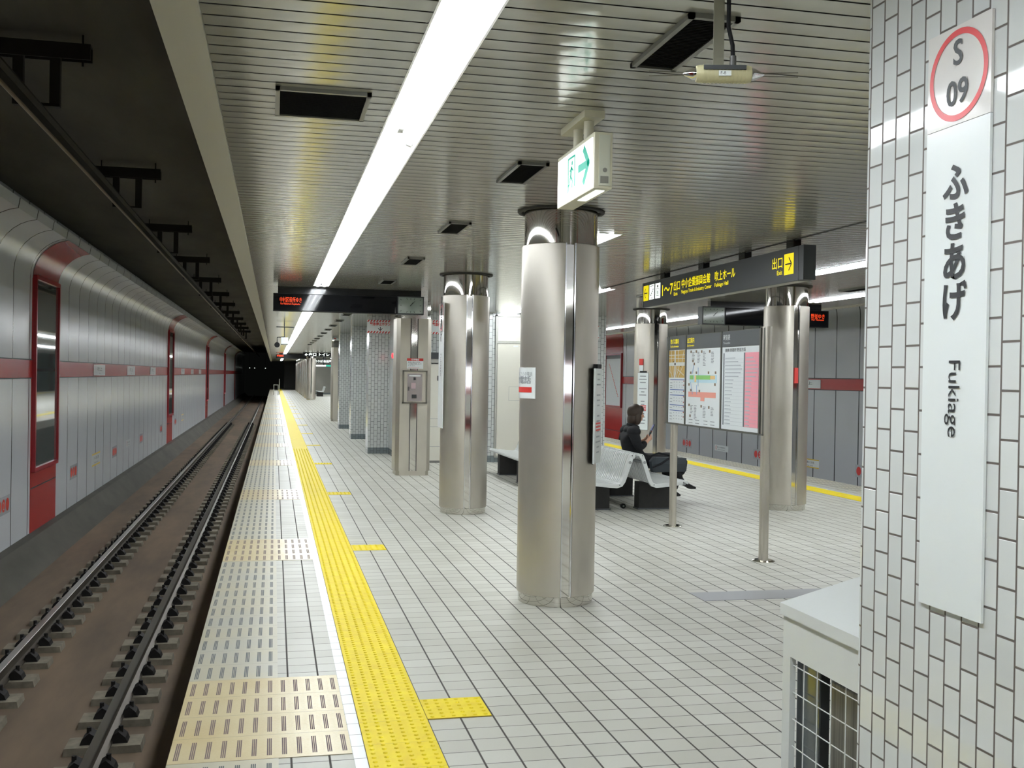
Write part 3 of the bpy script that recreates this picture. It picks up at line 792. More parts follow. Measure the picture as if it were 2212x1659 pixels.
for i, s_ in enumerate(('緊急の場合以外は', 'この電話を使用しないで', 'ください')):
    text('lettering', s_, .024, M_ink, t, (1.945, fy - .010, 1.687 - i * .025), width=(.18, .2, .1)[i], **FY)
MB().box(1.945, 2.11, fy - .0095, fy - .008, 1.613, 1.617).build('red_rule', M_inkred, t)

# ------------------------------------------------------------------ tiled block in the middle of the island
def tiled(name, x0, x1, y0, y1, z1, basem=True):
    mb = MB(); bh = .115 if basem else 0
    mb.box(x0, x1, y0, y1, bh, z1)
    if basem: mb.cur = 1; mb.box(x0 + .006, x1 - .006, y0 + .006, y1 - .006, 0, bh)
    return mb
blk = struct(tiled('b', 2.135, 5.80, 17.98, 33.2, CZ).build('wall_block', [M_tilefar, M_tilebase], loc=(3.97, 25, 0)))
for k, y in enumerate((20.0, 24.55, 29.1)):
    mb = tiled('p', 1.745, 2.20, y, y + .5, CZ)
    o = struct(mb.build('wall_pilaster', [M_tilefar, M_tilebase])); 
    o['label'] = f'white tiled pilaster on the side of the block, {ords[k]} from the camera'
blk2 = struct(tiled('b', 2.135, 5.80, 78., 100, CZ).build('wall_far_block', [M_greydiff, M_tilebase]))
struct(MB().box(.9, 8.28, 100.5, 101, 0, CZ).build('wall_back', mat('dark_end_wall', '#3a3a38', .8)))
struct(MB().box(-.38, 8.28, Y0 - .2, Y0, 0, CZ).build('wall_bounce_behind', M_tilefar))  # unseen closing wall added for bounce light and column reflections
# door in the front of the block
t = struct(thing('door_1', (4.4, 17.97, .1), None, None)); yf = 17.98
mb = MB(); mb.box(3.77, 3.80, yf - .035, yf, .1, 2.59); mb.box(3.77, 5.1, yf - .035, yf, 2.56, 2.59); mb.box(5.07, 5.1, yf - .035, yf, .1, 2.59); mb.box(3.80, 5.07, yf - .03, yf, 2.09, 2.125); mb.box(3.77, 5.1, yf - .035, yf, .085, .11); mb.build('frame', mat('door_frame_grey', '#a6a69e', .4), t)
MB().box(3.81, 5.06, yf - .018, yf, 2.13, 2.555).build('transom_panel', M_beigepanel, t)
lf = MB().box(3.81, 5.06, yf - .02, yf, .115, 2.085).build('door_leaf', M_beigepanel, t)
g = MB(); 
for a, b, c_, d_ in ((4.02, 4.28, 1.328, 1.332), (4.02, 4.28, 1.083, 1.087), (4.02, 4.024, 1.085, 1.33), (4.276, 4.28, 1.085, 1.33)): g.box(a, b, yf - .022, yf - .02, c_, d_)
g.build('hatch_joint', M_inkgrey, lf)
MB().tube([(4.215, yf - .02, 1.205), (4.215, yf - .035, 1.205)], .012, 10).build('hatch_knob', M_ink, lf)
MB().box(4.09, 4.18, yf - .022, yf - .02, 2.03, 2.05).build('door_label', M_signwhite, lf)
yf = 17.978
# vending machine behind the viewpoint: it is what the steel columns mirror
t = thing('vending_machine', (5.7, -7.5, 0), 'red and white lit vending machine against the wall behind, seen mirrored in the columns', 'vending machine')
MB().box(5.1, 6.3, -7.95, -7.2, .03, 1.83).build('casing', M_red, t, bevel=.01)
MB().box(5.2, 6.2, -7.205, -7.19, 1.2, 1.75).build('lit_display', mat('vending_lit', '#ffffff', .3, emit='#e4f0ff', es=3.), t)
MB().box(5.2, 6.2, -7.205, -7.19, .35, 1.0).build('front_panel', M_signwhite, t)
MB().box(5.3, 6.1, -7.205, -7.185, .12, .28).build('pickup_flap', M_black, t)
# white locker panel between the columns
t = thing('service_cabinet', (2.85, 17.9, 0), 'pale service cabinet against the tiled block, between the first two steel columns', 'cabinet')
MB().box(2.62, 3.2, yf - .12, yf, .04, 1.70).build('body', M_beigepanel, t, bevel=.004)
g = MB()
for z in (.28, .62, .76): g.box(2.62, 3.2, yf - .122, yf - .12, z, z + .006)
g.build('panel_joint', M_inkgrey, t)
MB().box(2.63, 3.19, yf - .11, yf, 0, .04).build('plinth', mat('plinth_grey', '#7a7a76', .6), t)
t = thing('shutter_box', (2.85, 17.9, 1.72), 'dark recessed box above the pale service cabinet', 'box')
MB().box(2.62, 3.2, yf - .14, yf, 1.79, 1.9).build('hood', M_darkgrey, t); MB().box(2.62, 3.2, yf - .12, yf, 1.72, 1.79).build('lip', mat('lip_grey', '#a5a59d', .4), t)
MB().box(2.735, 2.80, yf - .128, yf - .12, 1.415, 1.50).build('small_frame', M_ink)
o = bpy.data.objects['small_frame']; tag(o, 'small black frame on the pale service cabinet', 'frame')
# striped emergency boards
def striped(x0, x1, yf, z0, z1, label, side=None):
    t = thing('emergency_stop_sign', ((x0 + x1) / 2, yf, z0), label, 'sign', None)
    MB().box(x0, x1, yf - .02, yf, z0, z1).build('panel', M_signwhite, t)
    h = z1 - z0; g = MB(); n = 9; L = (x1 - x0) / n
    for zz in (z0, z1 - h * .15):
        for k in range(n):
            a = x0 + k * L
            b2 = min(a + L * .95, x1); 
            g.quad((a, yf - .0212, zz), (a + L * .5, yf - .0212, zz), (b2, yf - .0212, zz + h * .15), (min(a + L * .45, x1), yf - .0212, zz + h * .15))
    g.build('red_stripe', M_inkred, t)
    text('lettering', '緊急停止ボタン', h * .26, M_inkred, t, ((x0 + x1) / 2, yf - .022, z0 + h * .6), align='CENTER', width=(x1 - x0) * .78, bold=.03, **FY)
    g = MB(); c_ = (x0 + x1) / 2
    g.box(c_ - .006, c_ + .006, yf - .022, yf - .02, z0 + h * .2, z0 + h * .48)
    g.quad((c_ - .045, yf - .0215, z0 + h * .36), (c_ - .035, yf - .0215, z0 + h * .39), (c_ + .004, yf - .0215, z0 + h * .22), (c_, yf - .0215, z0 + h * .17))
    g.quad((c_ + .045, yf - .0215, z0 + h * .36), (c_ + .035, yf - .0215, z0 + h * .39), (c_ - .004, yf - .0215, z0 + h * .22), (c_, yf - .0215, z0 + h * .17))
    g.build('arrow', M_ink, t)
striped(1.70, 2.20, 19.99, 2.29, 2.54, 'red striped emergency sign on the nearest tiled pilaster')
striped(2.60, 3.05, 17.97, 2.22, 2.46, 'red striped emergency sign on the block face left of the second column')
striped(5.18, 5.66, 17.97, 2.20, 2.44, 'red striped emergency sign above the map board')
tag(MB().lathe((2.10, 18.9), [(.0, 1.80), (.035, 1.805), (.045, 1.85), (.035, 1.895), (.0, 1.90)], 16).build('alarm_lamp', M_redlamp, smooth=True), 'glowing red alarm lamp on the tiled side wall', 'lamp')
tag(MB().box(1.75, 2.2, 33.3, 33.33, 2.57, 2.71).build('direction_plate', M_signwhite), 'small white plate above the far cased column', 'sign')
o = bpy.data.objects['direction_plate']; 
MB().box(1.80, 1.88, 33.296, 33.3, 2.60, 2.68).build('red_square', M_inkred, o)
text('lettering', '非常電話', .06, M_inkgrey, o, (1.92, 33.297, 2.615), width=.2, **FY)

# ------------------------------------------------------------------ tiled pillar by the camera
pil = struct(MB().box(1.608, 2.25, 1.3, 2.646, 0, CZ).build('wall_tiled_pillar', M_tile, bevel=.012))
pil['label'] = 'white tiled pillar at the right edge'

# white cabinet with a wire grille behind it
t = thing('wire_front_cabinet', (1.9, 2.9, 0), 'white sloping topped cabinet with wire grille behind the tiled pillar', 'cabinet')
bx0, bx1, by0, by1 = 1.64, 2.2, 2.66, 3.145
mb = MB(); fw = .05
mb.box(bx0, bx0 + .02, by0, by1, .61, .755)
mb.box(bx0, bx0 + .02, by1 - fw, by1, 0, .61); mb.box(bx0, bx0 + .02, by0, by0 + .03, 0, .61); mb.box(bx0, bx0 + .02, by0 + .03, by1 - fw, 0, .06)
mb.box(bx0 + .02, bx1, by1 - .02, by1, .61, .755); mb.box(bx1 - .03, bx1, by1 - .03, by1, 0, .61); mb.box(bx1 - .03, bx1, by0, by0 + .03, 0, .7)
mb.box(bx0 + .02, bx1, by0 + .03, by1 - .03, 0.02, .04)
mb.build('frame', M_box, t)
MB().prism([(bx0 - .010, .738), (bx0 - .010, .775), (bx1 + .01, .93), (bx1 + .01, .89)], by0 - .01, by1 + .006, 'y').build('sloping_lid', M_box, t)
mb = MB()
for k in range(6): y = by0 + .03 + k * .083; mb.tube([(bx0 + .01, y, .05), (bx0 + .01, y, .61)], .0018, 6)
for k in range(7): z = .06 + k * .087; mb.tube([(bx0 + .012, by0, z), (bx0 + .012, by1, z)], .0018, 6)
for k in range(7): x = bx0 + .05 + k * .075; mb.tube([(x, by1 - .01, .05), (x, by1 - .01, .61)], .0022, 6)
mb.build('wire_grille', M_wire, t)
mb = MB(); mb.box(bx1 - .02, bx1 - .012, by0, by1, .04, .62); mb.build('back_panel', mat('steel_back', '#b0b2b0', .12, .9), t)
tag(MB().box(1.672, 1.71, 2.965, 3.11, .04, .60).build('stored_steel_panel', mat('dull_steel', '#74797b', .18, .9), bevel=.006), 'dark steel panel standing inside the wire cabinet, far one', 'panel')
tag(MB().box(1.69, 1.95, 2.69, 2.93, .04, .58).build('stored_ribbed_crate', noisy('ribbed_dark', '#4b4945', '#8a8880', 1., .3, (2, 60, 1), 0, .6), bevel=.006), 'ribbed dark metal crate inside the wire cabinet, near one', 'crate')

# ------------------------------------------------------------------ exit light box
t = thing('exit_light_box', (1.31, 4.35, 2.27), 'illuminated emergency exit box with green arrow hanging before the nearest column', 'exit sign')
ex0, ex1, ey0, ey1, ez0, ez1 = 1.25, 1.328, 4.07, 4.635, 2.27, 2.50
MB().box(ex0, ex1, ey0, ey1, ez0, ez1).build('housing', mat('exit_housing', '#cfccb4', .35), t, bevel=.006)
MB().box(ex0 - .004, ex0 + .01, ey0 + .02, ey1 - .02, ez0 + .02, ez1 - .02).build('lit_face', M_exitface, t)
P = (ex0 - .0045, (ey0 + ey1) / 2, (ez0 + ez1) / 2)
g = MB()
# arrow head and shaft
ac = .155
pane(g, P, LX['right'], LX['up'], ac - .085, ac + .05, -.016, .016)
def dia(a0, b0, a1, b1, wd):
    r = Vector((0, -1, 0)); u = Vector((0, 0, 1)); A = Vector(P) + r * a0 + u * b0 + Vector((-.002, 0, 0)); B = Vector(P) + r * a1 + u * b1 + Vector((-.002, 0, 0))
    n = (B - A).normalized(); s = n.cross(Vector((1, 0, 0))) * wd
    g.quad(A + s, B + s, B - s, A - s)
dia(ac - .005, .075, ac + .075, -.008, .017); dia(ac - .005, -.075, ac + .075, .008, .017)
g.build('arrow', M_exitgreen, t)
g = MB(); dx = -.035
pane(g, P, LX['right'], LX['up'], dx - .055, dx - .045, -.075, .075); pane(g, P, LX['right'], LX['up'], dx + .045, dx + .055, -.06, .075); pane(g, P, LX['right'], LX['up'], dx - .055, dx + .055, .067, .076)
disc(g, P, LX['right'], LX['up'], dx + .012, .045, .011)
dia(dx + .008, .032, dx - .008, -.012, .011); dia(dx - .008, -.01, dx + .022, -.03, .006); dia(dx + .022, -.03, dx + .018, -.062, .006); dia(dx - .008, -.012, dx - .03, -.045, .006); dia(dx - .03, -.045, dx - .052, -.048, .006); dia(dx + .006, .026, dx + .034, .008, .005); dia(dx + .006, .026, dx - .024, .012, .005)
g.build('running_figure', M_exitgreen, t)
MB().box(ex0 + .02, ex1 - .02, ey0 + .04, ey0 + .30, ez0 - .003, ez0 + .004).build('downlight', M_exitface, t)
sidep = MB().box(ex0 + .02, ex1 - .012, ey0 - .003, ey0 + .003, ez0 + .012, ez1 - .012).build('side_panel', mat('exit_side', '#c9cbbb', .35), t)
g = MB(); g.box(ex0 + .026, ex0 + .06, ey0 - .0045, ey0 - .003, ez0 + .022, ez0 + .05); g.tube([(ex0 + .045, ey0 - .003, ez0 + .075), (ex0 + .045, ey0 - .006, ez0 + .075)], .009, 14); g.build('side_detail', mat('grey_detail', '#85857c', .4), sidep)
MB().box(ex0 - .005, ex1 + .005, ey0 + .13, ey1 - .06, CZ - .03, CZ).build('ceiling_mount', MATS['exit_housing'], t)
for y_ in (4.28, 4.44): MB().tube([(1.289, y_, ez1), (1.289, y_, CZ - .03)], .022, 12).build('stem', MATS['exit_housing'], t, smooth=True)

# ------------------------------------------------------------------ antenna hanging from the ceiling
ax, ay, az_ = 1.197, 2.70, 2.345
t = thing('ceiling_antenna', (ax, ay, az_), 'cream radio antenna unit on a metal arm hanging from the ceiling', 'antenna')
rt = Vector((math.cos(.24), -math.sin(.24), 0)); c = Vector((ax, ay, az_))
prof = [(-.078, .008), (-.075, .022), (-.066, .024), (.066, .024), (.075, .022), (.078, .008)]
mb = MB(); mb.tube([c + rt * a for a, r in prof], [r for a, r in prof], 20)
for k in range(12): a = -.058 + k * .0105; mb.tube([c + rt * a, c + rt * (a + .004)], .0252, 20)
mb.build('body', M_cream, t, smooth=True)
for s_ in (-1, 1):
    MB().tube([c + rt * s_ * .077, c + rt * s_ * .085, c + rt * s_ * .112], [.017, .0165, .003], 16).build('cone_cap', M_chrome, t, smooth=True)
    mb = MB()
    for dz in (-.004, .004): mb.tube([c + rt * s_ * .10 + Vector((0, 0, dz)), c + rt * s_ * .205 + Vector((0, 0, dz * 1.5))], .0012, 6)
    mb.build('rod', mat('rod_grey', '#5c5a50', .4, .6), t)
nf = Vector((-math.sin(.24), -math.cos(.24), 0))
g = MB(); g.obox(c + nf * .0245 + Vector((.0, 0, .012)), rt * .058, Vector((0, 0, .006)), nf * .003); g.build('dark_label', M_darkgrey, t)
g = MB(); g.obox(c + nf * .0255 + Vector((.0, 0, -.004)), rt * .017, Vector((0, 0, .007)), nf * .002); g.build('white_label', M_signwhite, t)
text('lettering', 'F-8', .012, M_ink, t, c + nf * .0285 - rt * .013 + Vector((0, 0, -.008)), rt, (0, 0, 1))
mb = MB(); a0 = c - rt * .015
mb.obox(a0 + Vector((0, 0, .15)), rt * .014, nf * .004, Vector((0, 0, .13))); mb.obox(a0 + rt * .012 - nf * .012 + Vector((0, 0, .15)), rt * .003, nf * .014, Vector((0, 0, .13)))
mb.build('arm', mat('arm_steel', '#8d8b7c', .3, .8), t)
MB().tube([c + rt * .012 + Vector((0, 0, .272)), c + rt * .012 + Vector((0, 0, .13)), c + rt * .024 + Vector((0, 0, .08)), c + rt * .026 + Vector((0, 0, .035))], .006, 10).build('cable', M_blackmatt, t, smooth=True)
MB().tube([c + rt * .026 + Vector((0, 0, .05)), c + rt * .026 + Vector((0, 0, .02))], .009, 10).build('connector', mat('connector_grey', '#4a4a46', .4), t)

# ------------------------------------------------------------------ long hanging exit sign
t = thing('hanging_direction_sign', (4.0, 9.17, 2.29), 'long dark hanging sign with yellow exit directions above the information board', 'sign')
hx, hy0, hy1, hz0, hz1 = 3.95, 7.36, 10.97, 2.285, 2.555
MB().box(hx, hx + .105, hy0, hy1, hz0, hz1).build('housing', M_darkgrey, t, bevel=.003)
g = MB(); g.box(hx - .001, hx + .106, hy0 + .075, hy0 + .079, hz0, hz1); g.box(hx - .001, hx + .106, hy1 - .05, hy1 - .046, hz0, hz1); g.build('end_joint', M_black, t)
MB().box(hx + .01, hx + .095, hy0 + .1, hy1 - .06, hz0 - .002, hz0).build('underside_panel', mat('sign_underside', '#9c9c92', .3), t)
for y in (7.62, 8.5, 9.4, 10.42): MB().box(hx + .02, hx + .085, y - .06, y + .06, hz1, CZ).build('bracket', M_black, t)
P = (hx - .0005, 0, 0)
g = MB()
def yb(mb, yl, yr, z0, z1, off=0.): pane(mb, (hx - .0005 - off, 0, 0), LX['right'], LX['up'], -yl, -yr, z0, z1)
yb(g, 10.93, 10.775, 2.355, 2.52); g.build('yellow_square', M_lit_yellow, t); g = MB(); yb(g, 7.67, 7.515, 2.345, 2.51); g.build('yellow_square', M_lit_yellow, t)
def arrow(yc, zc, dirn, k=.055):
    g = MB(); R_ = Vector((0, -1, 0)) * dirn; U = Vector((0, 0, 1)); C_ = Vector((hx - .0035, yc, zc))
    def seg(a, b, wd):
        A = C_ + R_ * a[0] + U * a[1]; B = C_ + R_ * b[0] + U * b[1]; n = (B - A).normalized(); s = n.cross(Vector((1, 0, 0))) * wd
        g.quad(A + s, B + s, B - s, A - s)
    seg((-k, 0), (k * .85, 0), .006); seg((k * .9, 0), (k * .05, k * .95), .006); seg((k * .9, 0), (k * .05, -k * .95), .006)
    g.build('arrow', M_ink, t)
arrow(10.852, 2.437, -1); arrow(7.593, 2.428, 1)
g = MB(); yb(g, 10.745, 10.60, 2.36, 2.52); g.build('pictogram_square', M_lit_white, t); g = MB(); yb(g, 10.565, 10.42, 2.36, 2.52); g.build('pictogram_square', M_lit_white, t)
# escalator and lift pictograms, as simple marks
g = MB()
for k in range(4): yb(g, 10.71 - k * .022, 10.685 - k * .022, 2.40 + k * .02, 2.412 + k * .02, .0015)
yb(g, 10.70, 10.64, 2.372, 2.378, .0015); yb(g, 10.72, 10.62, 2.50, 2.506, .0015)
yb(g, 10.53, 10.455, 2.385, 2.39, .0015); yb(g, 10.53, 10.525, 2.385, 2.46, .0015); yb(g, 10.46, 10.455, 2.385, 2.46, .0015); yb(g, 10.53, 10.455, 2.46, 2.465, .0015)
yb(g, 10.51, 10.50, 2.40, 2.44, .0015); yb(g, 10.485, 10.475, 2.40, 2.44, .0015); yb(g, 10.51, 10.475, 2.475, 2.50, .0015)
g.build('pictogram', M_ink, t)
def ht(nm, s, size, ya, yb_, z, bold=.02, m=M_lit_yellow): text(nm, s, size, m, t, (hx - .0015, ya, z), width=ya - yb_, bold=bold, **LX)
ht('lettering', '1〜7', .16, 10.36, 10.06, 2.375, .012)
ht('lettering', '出口', .105, 10.035, 9.87, 2.41, .008); ht('small_lettering', 'Exits', .052, 10.03, 9.93, 2.352, .01)
ht('lettering', '中小企業振興会館', .098, 9.825, 9.125, 2.42, .012)
ht('small_lettering', 'Nagoya Trade & Industry Center', .05, 9.83, 9.09, 2.36, .01)
ht('lettering', '吹上ホール', .098, 9.02, 8.58, 2.42, .012)
ht('small_lettering', 'Fukiage Hall', .05, 9.02, 8.72, 2.36, .01)
ht('lettering', '出口', .10, 7.875, 7.70, 2.415, .012); ht('small_lettering', 'Exit', .052, 7.79, 7.70, 2.355, .01)

# ------------------------------------------------------------------ destination boards
def dest_board(sx0, sx1, h0, h1, k0, k1, y, z0, z1, ledx, led, led2, label, clabel, flip=False):
    t = thing('destination_board', ((sx0 + sx1) / 2, y, z0), label, 'display board')
    MB().box(sx0, sx1, y, y + .16, z0, z1).build('housing', M_blackmatt, t, bevel=.003)
    MB().box(sx0 + .01, sx1 - .01, y - .003, y + .002, z0 + .008, z1 - .008).build('screen', mat('screen_glass', '#0c0d10', .05, spec=.3), t)
    MB().box(h0, h1, y + .03, y + .13, z1, CZ).build('ceiling_housing', M_black, t)
    text('lit_lettering', led, .075, M_led, t, (ledx[0], y - .0045, z1 - .11), width=ledx[1] - ledx[0], bold=-.003, **FY)
    text('small_lit_lettering', led2, .035, M_led, t, (ledx[0] + .01, y - .0045, z1 - .145), width=(ledx[1] - ledx[0]) * .9, **FY)
    c = thing('platform_clock', ((k0 + k1) / 2, y, z0), clabel, 'clock')
    MB().box(k0, k1, y - .01, y + .15, z0 - .002, z1 + .01).build('case', M_darkgrey, c, bevel=.004)
    MB().box(k0 + .014, k1 - .014, y - .014, y - .008, z0 + .012, z1 - .004).build('dial', mat('clock_dial', '#8f9a92', .08), c)
    cx, cz = (k0 + k1) / 2, (z0 + z1) / 2 + .004; g = MB()
    for i in range(12):
        a = i * PI / 6; dx_, dz_ = math.sin(a), math.cos(a)
        s = min(.13 / max(abs(dx_), 1e-6), .085 / max(abs(dz_), 1e-6))
        g.obox((cx + dx_ * s, y - .0145, cz + dz_ * s), Vector((dx_, 0, dz_)) * .011, Vector((dz_, 0, -dx_)) * .003, (0, .0005, 0))
    g.build('hour_mark', M_ink, c)
    g = MB()
    for a, L, wd in ((math.radians(39), .05, .004), (math.radians(45 if not flip else 45), .08, .0028)):
        dx_, dz_ = math.sin(a), math.cos(a); g.obox((cx + dx_ * L * .42, y - .0165, cz + dz_ * L * .42), Vector((dx_, 0, dz_)) * L * .58, Vector((dz_, 0, -dx_)) * wd, (0, .0008, 0))
    g.tube([(cx, y - .014, cz), (cx, y - .019, cz)], .007, 12)
    g.build('hand', M_ink, c)
dest_board(-.028, 1.56, .03, 1.885, 1.565, 1.918, 13.8, 2.305, 2.53, (.055, .33), '中村区役所ゆき', 'For Nakamura Kuyakusho', 'long black destination board with orange lettering over the left platform edge', 'rectangular clock at the end of the left destination board')
dest_board(6.21, 7.822, 6.0, 7.72, 5.86, 6.205, 13.8, 2.288, 2.53, (7.54, 7.755), '野並ゆき', 'For Nonami', 'black destination board with orange lettering over the right platform edge', 'rectangular clock at the end of the right destination board', True)
t = thing('destination_board', (.9, 60.5, 2.34), 'distant destination board with an orange glow over the yellow strip', 'display board')
MB().box(.07, 1.75, 60.4, 60.55, 2.33, 2.56).build('housing', M_blackmatt, t); MB().box(.25, 1.6, 60.45, 60.5, 2.56, CZ).build('ceiling_housing', M_black, t)
text('lit_lettering', '中村区役所ゆき', .12, M_led, t, (.13, 60.395, 2.44), width=.36, bold=.02, **FY)
# camera box / small antenna between the boards
t = thing('platform_camera_unit', (.21, 23.9, 2.14), 'white camera box with a small aerial hanging beyond the left destination board', 'camera')
MB().box(.135, .29, 23.85, 24.05, 2.15, 2.30).build('white_box', M_signwhite, t, bevel=.004); MB().box(.13, .295, 23.86, 24.04, 2.13, 2.15).build('bottom_plate', mat('grey_detail', '#85857c', .4), t)
MB().tube([(.21, 23.95, 2.30), (.205, 23.95, CZ)], .012, 8).build('pole', M_darkgrey, t)
MB().tube([(.03, 23.9, 2.53), (.41, 23.9, 2.53)], .011, 8).build('aerial_bar', M_darkgrey, t)
MB().tube([(.05, 23.85, 2.13), (.05, 23.93, 2.13)], [.06, .05], 18).build('camera_housing', M_blackmatt, t); MB().tube([(.05, 23.9, 2.18), (.05, 23.9, 2.30), (.21, 23.95, 2.31)], .01, 8).build('bracket', M_blackmatt, t)
# far hanging signs
def far_sign(x0, x1, y, z0, z1, label, body, m=M_lit_white):
    t = thing('far_hanging_sign', ((x0 + x1) / 2, y, z0), label, 'sign', None)
    MB().box(x0, x1, y, y + .1, z0, z1).build('housing', M_black, t)
    if z1 < CZ - .02: MB().box((x0 + x1) / 2 - .05, (x0 + x1) / 2 + .05, y + .03, y + .07, z1, CZ).build('hanger', M_black, t)
    text('lit_lettering', body, (z1 - z0) * .8, m, t, (x0 + .1, y - .003, z0 + (z1 - z0) * .22), width=(x1 - x0) * .82, bold=.035, **FY)
    return t
far_sign(1.42, 2.95, 55., 2.39, 2.60, 'far hanging sign with white lettering, nearest of the distant signs', '←出口 トイレ')
far_sign(2.35, 3.75, 66., 2.18, 2.38, 'second far hanging sign with white lettering under the first', 'のりば 名古屋駅')
t = far_sign(2.5, 4.0, 72., 2.0, 2.10, 'distant pale sign strip with a green part', ' ')
MB().box(2.5, 3.4, 71.98, 72., 2.0, 2.1).build('white_strip', M_lit_white, t); MB().box(3.4, 3.85, 71.98, 72., 2.0, 2.1).build('green_strip', M_exitgreen, t)
# barrier at the platform end
t = thing('platform_end_barrier', (.1, 74, 0), 'grey gate frame standing at the far end of the platform edge', 'barrier')
for x in (-.02, .27): MB().box(x - .025, x + .025, 73.97, 74.03, 0, .72).build('post', M_greydiff, t)
MB().box(-.02, .27, 73.98, 74.02, .66, .72).build('rail', M_greydiff, t)
tag(MB().tube([(.36, 76, 0), (.36, 76, 1.1)], .03, 8).build('end_pole', M_greydiff), 'thin grey pole beside the far end barrier', 'pole')
# lamps deep in the tunnel
for k, x in enumerate((-2.75, -2.2, -1.0)):
    tl = MB().box(x - .05, x + .05, 123, 123.06, 2.0, 2.09).build('tunnel_lamp', M_lit_white); MB().box(x - .01, x + .01, 123.02, 123.04, 2.09, 3.95).build('drop_rod', M_blackmatt, tl)
    tag(tl, ('tiny tunnel lamp at the left of three', 'tiny tunnel lamp in the middle of three', 'tiny tunnel lamp at the right of three')[k] + ' deep in the dark', 'lamp', 'tunnel lamps')

# ------------------------------------------------------------------ information board on two posts
t = thing('information_board', (4.0, 9.1, 0), 'information board with map, floor plan and timetable on two steel posts', 'board')
bx = 3.975
for y in (8.045, 10.09):
    mb = MB()
    for dy in (-.026, .026): mb.tube([(4.0, y + dy, 0), (4.0, y + dy, 1.955 if y < 9 else 1.05)], .028, 16)
    p = mb.build('post', M_brush, t, smooth=True)
    MB().lathe((4.0, y), [(.0, .012), (.075, .012), (.095, .004), (.095, 0)], 32).build('floor_flange', M_mirror, p)
MB().box(bx, bx + .06, 8.03, 10.27, 1.045, 1.945).build('frame', mat('board_frame', '#73736c', .35, .6), t, bevel=.003)
MB().box(bx - .004, bx, 8.11, 10.26, 1.805, 1.938).build('header', mat('header_grey', '#5b5f61', .35), t)
mb = MB()
for y in (8.105, 8.89, 9.735, 10.205): mb.box(bx - .01, bx, y - .012, y + .012, 1.045, 1.945)
mb.box(bx - .01, bx, 8.03, 10.27, 1.045, 1.058); mb.build('divider', MATS['board_frame'], t)
def panel(nm, ya, yb_, z0, z1, m): return MB().box(bx - .005, bx, yb_, ya, z0, z1).build(nm, m, t)
pA = panel('bus_map_poster', 10.185, 9.755, 1.062, 1.80, M_paper); pB = panel('floor_plan_poster', 9.715, 8.91, 1.062, 1.80, M_paper); pC = panel('timetable_poster', 8.87, 8.125, 1.062, 1.80, M_paper)
def lp(mb, ya, yb_, z0, z1, k=0): mb.box(bx - .0062 - k * .0008, bx - .005, yb_, ya, z0, z1)
g = MB(); lp(g, 10.18, 9.76, 1.52, 1.795); g.build('map_ground', M_ochre, pA)
g = MB()
lp(g, 10.18, 9.76, 1.64, 1.675, 1); lp(g, 10.03, 10.0, 1.52, 1.795, 1); lp(g, 10.18, 9.76, 1.745, 1.752, 1); lp(g, 10.12, 10.112, 1.66, 1.795, 1); lp(g, 9.93, 9.922, 1.66, 1.795, 1); lp(g, 10.18, 9.76, 1.71, 1.716, 1)
for a, b in ((10.15, 10.09), (10.08, 10.03), (9.96, 10.01), (9.9, 9.98), (9.8, 9.93)):
    g.quad((bx - .007, a + .005, 1.64), (bx - .007, a - .005, 1.64), (bx - .007, b - .005, 1.52), (bx - .007, b + .005, 1.52))
g.quad((bx - .007, 9.84, 1.66), (bx - .007, 9.83, 1.66), (bx - .007, 9.775, 1.79), (bx - .007, 9.785, 1.79)); g.quad((bx - .007, 10.17, 1.6), (bx - .007, 10.17, 1.59), (bx - .007, 10.05, 1.52), (bx - .007, 10.06, 1.52)); g.quad((bx - .007, 9.95, 1.61), (bx - .007, 9.94, 1.6), (bx - .007, 9.77, 1.54), (bx - .007, 9.78, 1.55))
g.build('map_road', M_signwhite, pA)
g = MB(); lp(g, 10.03, 9.995, 1.648, 1.668, 2); lp(g, 10.06, 10.045, 1.678, 1.688, 2); lp(g, 9.87, 9.855, 1.63, 1.64, 2); g.build('map_mark', M_ink, pA)
g = MB()
for z in (1.495, 1.395, 1.34, 1.24, 1.185): lp(g, 10.14, 9.765, z, z + .007, 1)
g.build('blue_rule', M_inkblue, pA)
g = MB()
for z in (1.47, 1.44, 1.42, 1.37, 1.31, 1.28, 1.22, 1.16, 1.13, 1.10):
    lp(g, 10.14, 10.085, z - .006, z, 1)
    for q in range(4): lp(g, 10.04 - q * .07, 10.02 - q * .07, z + .004, z + .008, 1)
g.build('timetable_line', M_inkgrey, pA)
g = MB()
for z in (1.48, 1.44, 1.38, 1.325, 1.27, 1.225, 1.17, 1.125): lp(g, 9.785, 9.765, z, z + .012, 1)
g.build('red_mark', mat('brick_mark', '#a8564a', .5), pA)
# floor plan
g = MB(); lp(g, 9.62, 9.53, 1.505, 1.545, 1); lp(g, 9.46, 9.13, 1.505, 1.545, 2); g.build('plan_green', M_mgreen, pB)
g = MB(); lp(g, 9.63, 8.98, 1.475, 1.55); g.build('plan_pale_blue', M_mblue, pB)
g = MB(); lp(g, 9.13, 9.02, 1.508, 1.542, 1); lp(g, 9.5, 9.46, 1.48, 1.545, 2); g.build('plan_sand', mat('plan_sand', '#e2c083', .5), pB)
g = MB(); lp(g, 9.65, 9.0, 1.335, 1.385, 1); lp(g, 9.35, 9.26, 1.30, 1.335, 1); g.build('plan_salmon', M_msalmon, pB)
g = MB()
for a, b, c_, d_ in ((9.56, 1.56, 9.525, 1.65), (9.41, 1.44, 9.415, 1.62), (9.6, 1.48, 9.545, 1.36), (9.44, 1.36, 9.45, 1.45)):
    g.quad((bx - .0075, a + .006, b), (bx - .0075, a - .006, b), (bx - .0075, c_ - .006, d_), (bx - .0075, c_ + .006, d_))
